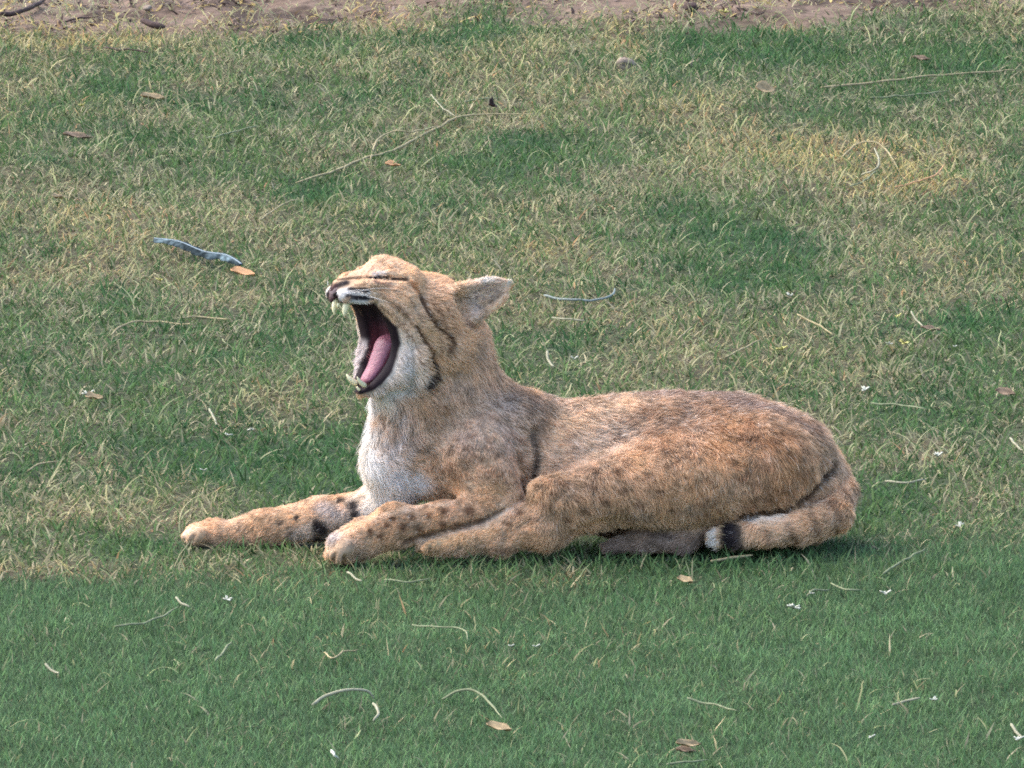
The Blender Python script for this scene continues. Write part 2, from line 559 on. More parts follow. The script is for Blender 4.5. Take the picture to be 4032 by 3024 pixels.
# light smoothing
def smooth_mesh(V, Q, it):
    for _ in range(it):
        acc = np.zeros_like(V)
        num = np.zeros(len(V))
        for a, b in ((0, 1), (1, 2), (2, 3), (3, 0)):
            np.add.at(acc, Q[:, a], V[Q[:, b]])
            np.add.at(num, Q[:, a], 1)
            np.add.at(acc, Q[:, b], V[Q[:, a]])
            np.add.at(num, Q[:, b], 1)
        V = V + .5 * (acc / num[:, None] - V)
    return V
BV = smooth_mesh(BV, BQ, 2)

def face_normals(V, Q):
    n = np.cross(V[Q[:, 2]] - V[Q[:, 0]], V[Q[:, 3]] - V[Q[:, 1]])
    return n
fn = face_normals(BV, BQ)
vn = np.zeros_like(BV)
for c in range(4):
    np.add.at(vn, BQ[:, c], fn)
vn /= np.linalg.norm(vn, axis=1)[:, None] + 1e-12

# ------------------------------------------------------------------ bobcat: fur flow, length
wsum = np.zeros(len(BV))
flow = np.zeros_like(BV)
furl = np.zeros(len(BV))
gw = {}
for P in PR:
    R = max(P['ra'], P['rb']) * max(1, P['sq']) + .05
    c = (P['a'] + P['b']) / 2
    rad = np.linalg.norm(P['b'] - P['a']) / 2 + R
    near = np.nonzero(((BV - c) ** 2).sum(1) < rad * rad)[0]
    d = prim_d(BV[near], P)
    w = np.exp(-np.clip(d, -.01, 1) / .0045)
    t = P['b'] - P['a']
    t = t / (np.linalg.norm(t) + 1e-9) * P['flow']
    if P['grp'] == 'head':
        t = -HF * 0.75 + np.array([0, 0, -.35])
    elif P['grp'] == 'chest':
        t = np.array([.15, 0, -1.0])
    elif P['grp'] == 'neck':
        t = np.array([.35, 0, -.9])
    elif P['grp'] == 'belly':
        t = np.array([.3, 0, -.9])
    elif P['grp'] == 'trunk':
        t = np.array([.9, 0, -.30])
    elif P['grp'] == 'thigh':
        t = np.array([.35, -.1, -.9])
    wsum[near] += w
    flow[near] += w[:, None] * t
    furl[near] += w * P['fur']
    g = gw.setdefault(P['grp'], np.zeros(len(BV)))
    g[near] += w
wsum += 1e-9
flow /= wsum[:, None]
furl /= wsum
for g in gw:
    gw[g] = gw[g] / wsum

bvh = BVHTree.FromPolygons(BV.tolist(), BQ.tolist())

def hit(x, y):
    r = ray(x * K, y * K)
    r = r / np.linalg.norm(r)
    h = bvh.ray_cast(Vector(CP), Vector(r))
    return None if h[0] is None else np.array(h[0])

def strokes_w(pts, width, soft, mirror=False):
    H3 = []
    pts = [np.array(p_, float) for p_ in pts]
    if len(pts) == 1:
        pts = pts * 2
    for a, b in zip(pts[:-1], pts[1:]):
        n = max(1, int(np.linalg.norm(b - a) / 5))
        for i in range(n + 1):
            h = hit(*(a + (b - a) * i / n))
            if h is not None:
                H3.append(h)
    if not H3:
        return np.zeros(len(BV))
    H3 = np.array(H3)
    if mirror:
        H3 = np.concatenate([H3, mir(H3)])
    c0, c1 = H3.min(0) - width * M * 2.5, H3.max(0) + width * M * 2.5
    sel = np.nonzero(((BV > c0) & (BV < c1)).all(1))[0]
    w = np.zeros(len(BV))
    if len(sel):
        d = np.full(len(sel), 1e9)
        for h in H3:
            d = np.minimum(d, ((BV[sel] - h) ** 2).sum(1))
        d = np.sqrt(d) / M
        w[sel] = sstep(width * (1 + soft), width * (1 - soft), d)
    return w


# ------------------------------------------------------------------ bobcat: folds, hollows and ridges worked into the skin
def sculpt(pts, width, amt, soft=.8, mirror=False):
    global BV
    w = strokes_w(pts, width, soft, mirror)
    BV = BV + vn * (w * amt)[:, None]

def zsculpt(pts, width, amt, soft=.8):
    sculpt([((1200 + u * 900 / 2212) / K, (950 + v * 900 / 2212) / K) for u, v in pts], width * 900 / 2212 / K, amt, soft, True)

# shut eye between two swollen lids, wrinkled nose and cheek
zsculpt([(660, 318), (800, 312), (940, 330)], 26, .0040)
zsculpt([(660, 408), (800, 418), (960, 425)], 26, .0036)
zsculpt([(600, 358), (760, 358), (880, 366), (985, 380)], 13, -.0050)
zsculpt([(330, 372), (450, 360), (600, 356)], 12, -.0026)
zsculpt([(640, 440), (700, 520), (690, 600)], 16, -.0036)
zsculpt([(420, 560), (540, 585), (630, 575)], 30, .0030)
zsculpt([(700, 480), (860, 530), (1000, 640)], 15, -.0014)
zsculpt([(720, 560), (880, 640), (990, 770)], 15, -.0014)
zsculpt([(690, 520), (850, 585), (980, 690)], 16, .0012)
zsculpt([(700, 180), (760, 160)], 40, .0030)
zsculpt([(860, 190), (900, 240)], 16, -.0025)
zsculpt([(1120, 550), (1180, 680), (1290, 840), (1400, 920)], 22, -.0022)
zsculpt([(1060, 520), (1130, 690), (1230, 860), (1330, 960)], 24, .0016)
zsculpt([(1080, 820), (1150, 960), (1225, 1090)], 20, -.0036)
zsculpt([(1235, 1080), (1262, 1230), (1235, 1400), (1140, 1470)], 34, -.0095)
zsculpt([(1120, 1080), (1130, 1280)], 60, .0050)
zsculpt([(1430, 420), (1480, 560), (1560, 800)], 22, -.0040)
# shoulder, elbow, flank, knee
sculpt([(1150, 930), (1160, 990), (1152, 1040)], 15, -.0100)
sculpt([(1040, 880), (1080, 940), (1090, 1010)], 44, .0075)
sculpt([(960, 900), (950, 980), (985, 1050)], 24, -.0050)
sculpt([(1215, 930), (1250, 960)], 62, -.0110)
sculpt([(1640, 925), (1700, 965)], 55, .0060)
sculpt([(1500, 900), (1560, 960)], 40, -.0035)
sculpt([(1165, 1050), (1200, 1040)], 24, .0055)
sculpt([(1140, 1062), (1110, 1088), (1050, 1122), (960, 1146), (880, 1170)], 9, -.0070)
sculpt([(1230, 1150), (1280, 1128), (1350, 1118)], 14, -.0040)
sculpt([(1085, 1180), (1100, 1150), (1140, 1130)], 10, -.0035)
sculpt([(1600, 1114), (1690, 1102), (1750, 1066), (1796, 1012)], 12, -.0080)
# wrists and toes
sculpt([(590, 1092), (620, 1086)], 24, .0050)
sculpt([(480, 1122), (530, 1110)], 20, -.0030)
sculpt([(1084, 1188), (1094, 1200)], 18, .0060)
sculpt([(1000, 1188), (1040, 1194)], 18, -.0030)
sculpt([(815, 1104), (845, 1096)], 24, .0050)
sculpt([(760, 1130), (780, 1124)], 16, -.0025)
for pts in ([(703, 1188), (694, 1224)], [(722, 1198), (717, 1228)], [(744, 1204), (741, 1230)]):
    sculpt(pts, 5, -.0055)
for pts in ([(402, 1146), (394, 1180)], [(420, 1156), (412, 1186)]):
    sculpt(pts, 5, -.0050)
for pts in ([(918, 1168), (908, 1198)], [(936, 1174), (928, 1200)]):
    sculpt(pts, 4, -.0040)
fn = face_normals(BV, BQ)
vn = np.zeros_like(BV)
for c in range(4):
    np.add.at(vn, BQ[:, c], fn)
vn /= np.linalg.norm(vn, axis=1)[:, None] + 1e-12
bvh = BVHTree.FromPolygons(BV.tolist(), BQ.tolist())

# ------------------------------------------------------------------ bobcat: coat colours (linear albedo), with crease shade and rim light painted in
TAN = np.array([.47, .32, .205])
RUST = np.array([.38, .21, .115])
GREYB = np.array([.345, .25, .19])
DARKB = np.array([.13, .085, .065])
CREAM = np.array([.66, .49, .345])
WHITE = np.array([.72, .68, .63])
BLACK = np.array([.018, .014, .016])
BROWN = np.array([.17, .085, .045])
ORANGE = np.array([.49, .315, .185])
GREYW = np.array([.50, .45, .42])
col = np.tile(TAN, (len(BV), 1))
SX, SY = to_survey(BV)
VYN = (BV - HO) @ HL

def lay(w, c):
    global col
    col = col + (np.asarray(c) - col) * np.clip(w, 0, 1)[:, None]

trunkw = gw['trunk'] + gw.get('neck', 0)
# back saddle, by height of the coat on the trunk (up-facing and high)
lay(sstep(.12, .21, BV[:, 2] - .02 * np.sin(BV[:, 0] * 9)) * (gw['trunk'] > .4) * .85, GREYB * .92)
lay(gw['neck'] * .15, GREYB * 1.25)

def paint(pts, width, c, s=1.0, soft=.5, mirror=False):
    if isinstance(pts[0], (int, float)):
        pts = [pts]
    lay(strokes_w(pts, width, soft, mirror) * s, c)

def zpaint(pts, width, c, s=1.0, soft=.5):
    """markings of the head, same on both sides; pts in head survey units"""
    if isinstance(pts[0], (int, float)):
        pts = [pts]
    paint([((1200 + u * 900 / 2212) / K, (950 + v * 900 / 2212) / K) for u, v in pts], width * 1.25 * 900 / 2212 / K, c, s, soft, True)

# --- trunk
paint([(1200, 930), (1300, 905), (1420, 885)], 50, CREAM * .95, .9, .9)
paint([(1180, 1000), (1280, 960), (1380, 925)], 42, np.array([.60, .47, .36]), .85, .9)
paint([(1420, 900), (1560, 900), (1680, 940)], 55, RUST * .68, .75, .9)
paint([(1260, 860), (1400, 850), (1560, 852), (1680, 890), (1760, 930)], 30, DARKB * 1.6, .8, .9)
paint([(1780, 960), (1820, 1020)], 30, GREYB * .8, .5, .9)
paint([(1450, 960), (1600, 980), (1700, 1000)], 55, RUST * .95, .55, .9)
paint([(1500, 1060), (1600, 1060), (1680, 1050)], 60, ORANGE * .9, .6, .9)
paint([(1620, 1090), (1700, 1060), (1740, 1030)], 20, BROWN * 1.3, .6, .9)
paint([(1150, 945), (1160, 1000), (1152, 1038)], 10, DARKB * .5, .95, .7)  # occlusion shade of the elbow crease, painted into the coat
paint([(1130, 850), (1160, 880), (1180, 900), (1165, 940)], 26, DARKB * 1.3, .7, .9)
paint([(1215, 862), (1300, 848)], 20, DARKB * 1.3, .75, .9)
paint([(1000, 930), (1080, 920)], 80, np.array([.46, .35, .27]), .8, .9)
paint([(1000, 1000), (1100, 1000)], 40, RUST * 1.05, .35, .9)
for i, (x, y) in enumerate([(890, 905), (925, 895), (960, 885), (870, 940), (905, 950), (950, 935), (985, 915), (1030, 900), (1065, 905), (1010, 945),
                            (1050, 950), (1090, 945), (975, 975), (930, 985), (1020, 985), (1070, 985), (1110, 990), (960, 1010), (1000, 1020), (1050, 1022), (1100, 1025), (1130, 1015), (1120, 960)]):
    dx = 9 + (i * 7) % 8
    paint([(x, y), (x + dx, y - 6 + (i * 5) % 11)], 6 + i % 3, BROWN * 1.3, .4, .9)
for i, (x, y) in enumerate([(1360, 915), (1400, 935), (1450, 925), (1500, 925), (1550, 920), (1330, 945), (1380, 965), (1430, 970), (1490, 960), (1540, 965), (1600, 945), (1650, 960),
                            (1300, 985), (1350, 1000), (1580, 1000), (1640, 1010), (1700, 985), (1620, 915), (1250, 1000), (1740, 975), (1690, 940)]):
    dx = 14 + (i * 11) % 14
    paint([(x, y), (x + dx, y + 2 + (i * 5) % 9)], 7 + i % 4, BROWN * 1.1, .6, .8)
cr = random.Random(11)
for i in range(330):
    if i % 3 == 0:
        x, y = cr.uniform(860, 1140), cr.uniform(860, 1045)
    else:
        x, y = cr.uniform(1200, 1800), cr.uniform(870, 1110)
    L_ = cr.uniform(9, 22)
    a_ = cr.uniform(-.6, 1.0)
    b_ = a_ + cr.choice((-1, 1)) * cr.uniform(.4, 1.1)
    p1_ = (x + L_ * math.cos(a_), y + L_ * math.sin(a_))
    p2_ = (p1_[0] + L_ * .7 * math.cos(b_), p1_[1] + L_ * .7 * math.sin(b_))
    if cr.random() < .58:
        paint([(x, y), p1_, p2_], cr.uniform(2.6, 4.2), BROWN * cr.uniform(1.0, 1.6), cr.uniform(.4, .7), .8)
    else:
        paint([(x, y), p1_, p2_], cr.uniform(2.6, 4.2), CREAM * cr.uniform(.8, 1.05), cr.uniform(.35, .6), .8)
# chest white
paint([(805, 862), (800, 900), (795, 950), (800, 1010), (830, 1040)], 50, WHITE, .97, .8)
paint([(820, 1040), (885, 1055), (800, 1075)], 46, WHITE, .95, .6)
paint([(860, 900), (870, 1000)], 34, GREYW * 1.1, .7, .9)
paint([(780, 1075), (770, 1095)], 14, GREYB * .9, .6, .8)
for x, y in [(838, 900), (862, 925), (845, 955), (835, 880), (870, 890)]:
    paint([(x, y), (x - 8, y + 22)], 4, RUST, .5, .8)
for i in range(70):
    x, y = cr.uniform(795, 930), cr.uniform(865, 1015)
    if x - 790 < (y - 860) * .35:
        continue
    paint([(x, y), (x - 6, y + 12), (x - 16, y + 24)], cr.uniform(2.5, 4.5), TAN * cr.uniform(.8, 1.2), cr.uniform(.3, .6), .8)
# --- near foreleg
paint([(1060, 1100), (940, 1115), (840, 1140)], 40, np.array([.40, .24, .135]), .7, .8)
paint([(980, 1085), (880, 1098), (790, 1125), (735, 1160)], 8, CREAM, .7, .9)  # rim light along the top of the foreleg, painted as cream
paint([(710, 1217), (750, 1219)], 9, CREAM * 1.1, .6, .9)
paint([(695, 1190), (695, 1215)], 8, CREAM, .7, .9)
for x, y, r in [(960, 1104, 8), (1014, 1104, 9), (926, 1112, 6), (958, 1134, 7), (890, 1118, 5), (870, 1140, 6), (835, 1135, 5), (920, 1095, 5), (985, 1130, 5), (850, 1120, 5), (800, 1150, 5), (1040, 1125, 7), (905, 1145, 5), (820, 1160, 5)]:
    paint([(x, y)], r * 1.35, BROWN * .8, .95, .5)
for pts in ([(700, 1196), (694, 1222)], [(722, 1204), (716, 1226)], [(744, 1206), (742, 1228)]):
    paint(pts, 3, BROWN, .6, .8)  # shade in the gaps between the toes, painted brown
# --- far foreleg
paint([(404, 1140), (398, 1180)], 20, CREAM * 1.25, .85, .8)
paint([(470, 1160), (560, 1150)], 26, ORANGE * .95, .6, .8)
paint([(420, 1128), (520, 1108), (620, 1085), (740, 1066)], 8, CREAM, .8, .9)  # painted rim light on the upper edge of the far leg
paint([(700, 1100), (740, 1120), (640, 1160), (720, 1160)], 20, GREYW, .7, .8)
for x, y, r in [(694, 1146, 12), (684, 1134, 8), (688, 1166, 12), (762, 1092, 8), (766, 1110, 8), (640, 1178, 9), (600, 1186, 7), (640, 1118, 5), (605, 1130, 4), (735, 1080, 6)]:
    paint([(x, y)], r * 1.4, BLACK * 1.2, .95, .5)
# --- thigh, knee, hind foot
paint([(1160, 1045), (1110, 1085), (1060, 1125)], 17, CREAM * 1.2, 1, .7)  # highlight on the lit front edge of the knee, painted cream
paint([(1180, 1030), (1240, 1005), (1300, 985)], 17, CREAM * 1.05, .75, .9)
paint([(1200, 1080), (1300, 1080), (1420, 1060)], 50, ORANGE, .6, .9)
paint([(1100, 1160), (1180, 1140), (1260, 1130)], 34, ORANGE * 1.02, .6, .9)
paint([(900, 1180), (1000, 1160), (1060, 1145)], 16, np.array([.56, .38, .22]), .7, .8)
for x, y, r in [(1160, 1050, 8), (1214, 1046, 9), (1190, 1066, 6), (1128, 1076, 9), (1180, 1092, 7), (1240, 1075, 7), (1118, 1105, 8), (1150, 1120, 6), (1275, 1050, 7), (1300, 1080, 8), (1260, 1105, 7),
                (1340, 1060, 7), (1380, 1090, 8), (1420, 1060, 7), (1330, 1020, 8), (1220, 1120, 6), (1090, 1130, 5), (1450, 1100, 7), (1280, 1015, 8), (1400, 1030, 7)]:
    paint([(x, y), (x + 9, y + 3)], r * 1.0, BROWN * 1.0, .72, .8)
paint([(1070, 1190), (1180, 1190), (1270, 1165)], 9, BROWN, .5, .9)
lay(gw['belly'] * sstep(.07, .03, BV[:, 2]) * .9, np.array([.17, .12, .095]))  # dark recess under the belly, its shade put into the coat colour
paint([(870, 1170), (960, 1146), (1040, 1124), (1085, 1100)], 6, BROWN * .7, .8, .7)  # painted shading under the forearm, in the crease above the foot
paint([(905, 1170), (980, 1152), (1055, 1134)], 6, CREAM, .8, .8)  # pale rim light painted along the top of the hind foot
# far hind foot, dark sole
lay(gw['far_foot'] * .85, np.array([.20, .145, .12]))
paint([(1300, 1160), (1380, 1150), (1450, 1160)], 6, DARKB * .6, .7, .8)
paint([(1350, 1140), (1440, 1138)], 5, TAN * .8, .6, .8)
# belly in front of the tail
paint([(1500, 1140), (1530, 1130)], 12, CREAM, .5, .9)
# --- tail
lay(gw['tail'] * .7, np.array([.54, .37, .23]))
paint([(1622, 1128), (1660, 1124), (1690, 1120)], 15, WHITE, .95, .7)
paint([(1615, 1158), (1670, 1146), (1720, 1130)], 26, CREAM * 1.1, .8, .9)
paint([(1542, 1144), (1540, 1160), (1542, 1174)], 10, WHITE, .95, .6)
paint([(1578, 1132), (1572, 1158), (1576, 1186)], 17, BLACK, 1, .4)
paint([(1590, 1150), (1592, 1180)], 15, BLACK * 1.6, .95, .6)
paint([(1600, 1112), (1690, 1098), (1750, 1064), (1796, 1010)], 11, BROWN * .5, .95, .7)  # painted crease shade where the tail lies against the haunch
for pts in ([(1655, 1152), (1662, 1178)], [(1705, 1136), (1714, 1168)], [(1752, 1112), (1766, 1152)], [(1798, 1084), (1812, 1122)], [(1822, 1058), (1838, 1086)]):
    paint(pts, 9, BROWN * 1.1, .6, .8)
# --- head
lay(gw['head'] * .6, np.array([.55, .375, .235]))
zpaint([(700, 250), (860, 220), (1000, 330)], 110, np.array([.66, .46, .30]), .8, .8)
zpaint([(560, 300), (640, 280)], 60, np.array([.58, .37, .26]), .7, .8)
zpaint([(680, 318), (770, 295)], 18, WHITE * .95, .7, .9)
zpaint([(720, 560), (860, 680), (960, 800), (1000, 640)], 110, np.array([.68, .48, .31]), .85, .8)
zpaint([(960, 980), (980, 1200), (850, 1330)], 100, np.array([.66, .585, .51]), .9, .9)
zpaint([(1060, 1300), (1000, 1420), (700, 1480)], 70, WHITE * .95, .85, .9)
zpaint([(560, 1500), (650, 1560), (800, 1560)], 70, WHITE, .9, .8)
zpaint([(1180, 820), (1290, 980), (1340, 1060)], 40, np.array([.62, .45, .29]), .85, .7)
zpaint([(1420, 1150), (1340, 1250), (1330, 1330)], 55, CREAM * 1.1, .8, .8)
zpaint([(1480, 960), (1480, 1080)], 34, CREAM * 1.15, .6, 1)
zpaint([(1060, 420), (1090, 500)], 30, np.array([.34, .16, .07]), .85, .7)
zpaint([(1110, 1060), (1130, 1200), (1110, 1350)], 48, np.array([.66, .55, .44]), .8, 1)
# muzzle: pale pad, black whisker rows
zpaint([(330, 510), (430, 480), (560, 590), (450, 600)], 42, WHITE * .95, .9, .5)
zpaint([(210, 520), (200, 600)], 40, WHITE, .9, .5)
zpaint([(440, 460), (610, 475)], 22, BLACK * .6, 1, .4)
zpaint([(420, 530), (590, 552)], 23, BLACK * .6, 1, .4)
zpaint([(600, 548), (650, 556)], 14, BLACK, .9, .5)
zpaint([(470, 500), (620, 512)], 9, WHITE, .9, .5)
zpaint([(490, 424), (580, 420)], 12, BROWN * .8, .9, .6)
zpaint([(300, 440), (350, 415), (405, 398)], 24, BLACK * 1.3, .95, .5)
zpaint([(262, 400), (250, 480), (240, 560), (236, 606)], 26, np.array([.04, .016, .02]), 1, .5)
zpaint([(300, 622), (400, 650), (500, 640), (640, 612)], 16, BLACK, .95, .5)  # black lip edge, with the shadow beneath the pad painted in
# nose stripe and closed eye
zpaint([(330, 372), (400, 362), (520, 352), (640, 352)], 15, BROWN * .6, .9, .6)
zpaint([(640, 350), (760, 352), (880, 362), (985, 376)], 17, BLACK * 1.1, 1, .5)
zpaint([(680, 390), (820, 420)], 18, np.array([.30, .16, .12]), .7, .8)
zpaint([(990, 385), (1040, 430)], 20, BROWN * 1.2, .6, .8)
# cheek bars
zpaint([(1120, 550), (1180, 680), (1290, 840), (1400, 920)], 27, BROWN * .6, .95, .6)
zpaint([(1080, 820), (1150, 960), (1225, 1090)], 24, BROWN * .6, .95, .6)
zpaint([(1222, 1130), (1225, 1260), (1190, 1390)], 36, BLACK, 1, .5)
zpaint([(1270, 1200), (1265, 1330)], 26, BLACK * 2, .9, .6)
zpaint([(1400, 920), (1430, 1010), (1400, 1080)], 26, BROWN * .6, .9, .7)
zpaint([(740, 480), (870, 560)], 16, RUST, .75, .8)
zpaint([(800, 600), (920, 640), (1010, 720)], 17, RUST, .75, .8)
zpaint([(1230, 560), (1320, 700), (1380, 850)], 14, BROWN * 1.1, .7, .8)
for pp in ([(690, 450), (820, 470), (960, 520), (1060, 610)], [(720, 510), (850, 590), (980, 700)], [(740, 640), (860, 720), (960, 830), (1020, 930)], [(860, 640), (1000, 740), (1090, 880)],
           [(1010, 560), (1090, 700), (1180, 850)], [(1250, 640), (1330, 800)], [(1340, 600), (1420, 740)], [(1290, 900), (1330, 1010), (1320, 1110)], [(1050, 960), (1110, 1060), (1130, 1180)],
           [(760, 210), (820, 250)], [(860, 200), (930, 260)], [(600, 330), (660, 250)]):
    zpaint(pp, 11, RUST * .55, .8, .8)
for pp in ([(700, 480), (840, 530), (980, 640)], [(740, 580), (880, 680), (1000, 830)], [(1060, 640), (1140, 790), (1230, 930)], [(980, 470), (1060, 600)]):
    zpaint(pp, 9, np.array([.72, .56, .42]), .5, .9)
zpaint([(1440, 820), (1480, 900)], 22, BROWN, .5, .8)
# ear
zpaint([(1420, 470), (1500, 560)], 50, GREYB * .8, .7, .8)
lay((gw['ear'] > .5) * .8, np.array([.72, .54, .39]))
zpaint([(1560, 380), (1800, 360), (1930, 350)], 26, np.array([.66, .58, .46]), .9, .7)
zpaint([(1650, 480), (1780, 490), (1880, 450)], 70, np.array([.72, .57, .45]), .8, .7)
zpaint([(1600, 600), (1650, 690)], 55, np.array([.66, .55, .48]), .8, .7)
zpaint([(1960, 360), (2010, 400)], 26, np.array([.60, .64, .58]), .6, .8)
zpaint([(1800, 590), (1900, 500)], 22, DARKB, .7, .7)
for pp in ([(1640, 500), (1760, 430), (1880, 400)], [(1660, 540), (1790, 490), (1890, 430)], [(1690, 580), (1800, 540), (1880, 470)], [(1640, 600), (1700, 640)]):
    zpaint(pp, 9, np.array([.22, .16, .17]), .75, .7)
zpaint([(1570, 800), (1650, 840)], 28, np.array([.30, .17, .14]), .7, .8)

mot = fbm(BV, 55, 21, 3) - .5
mot2 = fbm(BV, 130, 22, 2) - .5
facew = np.clip(gw['head'], 0, 1)
col = col * (1 + (mot * .75 + mot2 * .85) * (1 - .55 * facew))[:, None]
col = col * (1 + (fbm(BV, 30, 25, 2) - .5)[:, None] * np.array([.10, -.03, -.30]))
# mouth lining
ma, mb = mouth_sd(BV)
hF, hU = fu(BV)
hd = (np.linalg.norm(BV - HO, axis=1) < .22) * 1.0
inner = sstep(.0062, .0036, np.minimum(np.abs(ma), np.abs(mb))) * (np.minimum(ma, mb) < .007) * hd
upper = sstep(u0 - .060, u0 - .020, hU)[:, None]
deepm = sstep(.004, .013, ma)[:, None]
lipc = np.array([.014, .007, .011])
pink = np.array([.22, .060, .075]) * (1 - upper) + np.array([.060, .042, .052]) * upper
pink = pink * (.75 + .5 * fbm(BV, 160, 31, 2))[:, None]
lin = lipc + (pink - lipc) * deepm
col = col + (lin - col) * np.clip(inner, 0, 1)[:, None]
rim = np.zeros(len(BV))
for (u_, v_), l_ in CONT[1:]:
    pass
cpts = np.array([p_ for a_, b_ in zip(CP3[1:-1], CP3[2:]) for p_ in (a_, a_ + (b_ - a_) * .25, a_ + (b_ - a_) * .5, a_ + (b_ - a_) * .75)] + [CP3[-1]])
low_ = sstep(u0 - .02, u9 + .01, cpts @ HU - HO @ HU)
cw = .0046 + .0042 * low_
for c_, w_ in zip(np.concatenate([cpts, mir(cpts)]), np.concatenate([cw, cw])):
    d_ = np.linalg.norm(BV - c_, axis=1)
    rim = np.maximum(rim, sstep(w_ + .0016, w_ - .001, d_))
col = col + (lipc - col) * np.clip(rim, 0, 1)[:, None]
# far cheek: pale fur turned towards the opening
farw = hd * sstep(-.026, -.031, VYN) * sstep(-.006, -.002, ma) * sstep(.020, .014, ma) * sstep(u0 - .05, u0 - .065, hU)
col = col + (np.array([.50, .44, .43]) - col) * farw[:, None]
inner = inner * (1 - farw)
nofur = np.clip(np.maximum(inner, rim), 0, 1) * (1 - farw)

# ------------------------------------------------------------------ bobcat objects
cat = empty('bobcat')
tag(cat, 'tan spotted bobcat lying on the lawn, yawning with jaws wide open and eyes shut', 'bobcat')
m_skin = material('coat_skin', rough=.7, attr=True, noise_scale=300, noise_amt=.15, spec=.14)
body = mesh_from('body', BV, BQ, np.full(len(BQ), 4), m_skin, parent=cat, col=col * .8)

# nearest coat vertex in a coarse lattice, so each hair takes the colour of the coat under each of its points
VG = np.full((NX, NY, NZ), -1, np.int32)
vi = np.clip(np.rint((BV - lo) / hstep).astype(int), 0, [NX - 1, NY - 1, NZ - 1])
VG[vi[:, 0], vi[:, 1], vi[:, 2]] = np.arange(len(BV))
for _ in range(8):
    E = VG < 0
    for axn in range(3):
        for sh in (1, -1):
            R_ = np.roll(VG, sh, axn)
            m = E & (R_ >= 0)
            VG[m] = R_[m]
            E = VG < 0

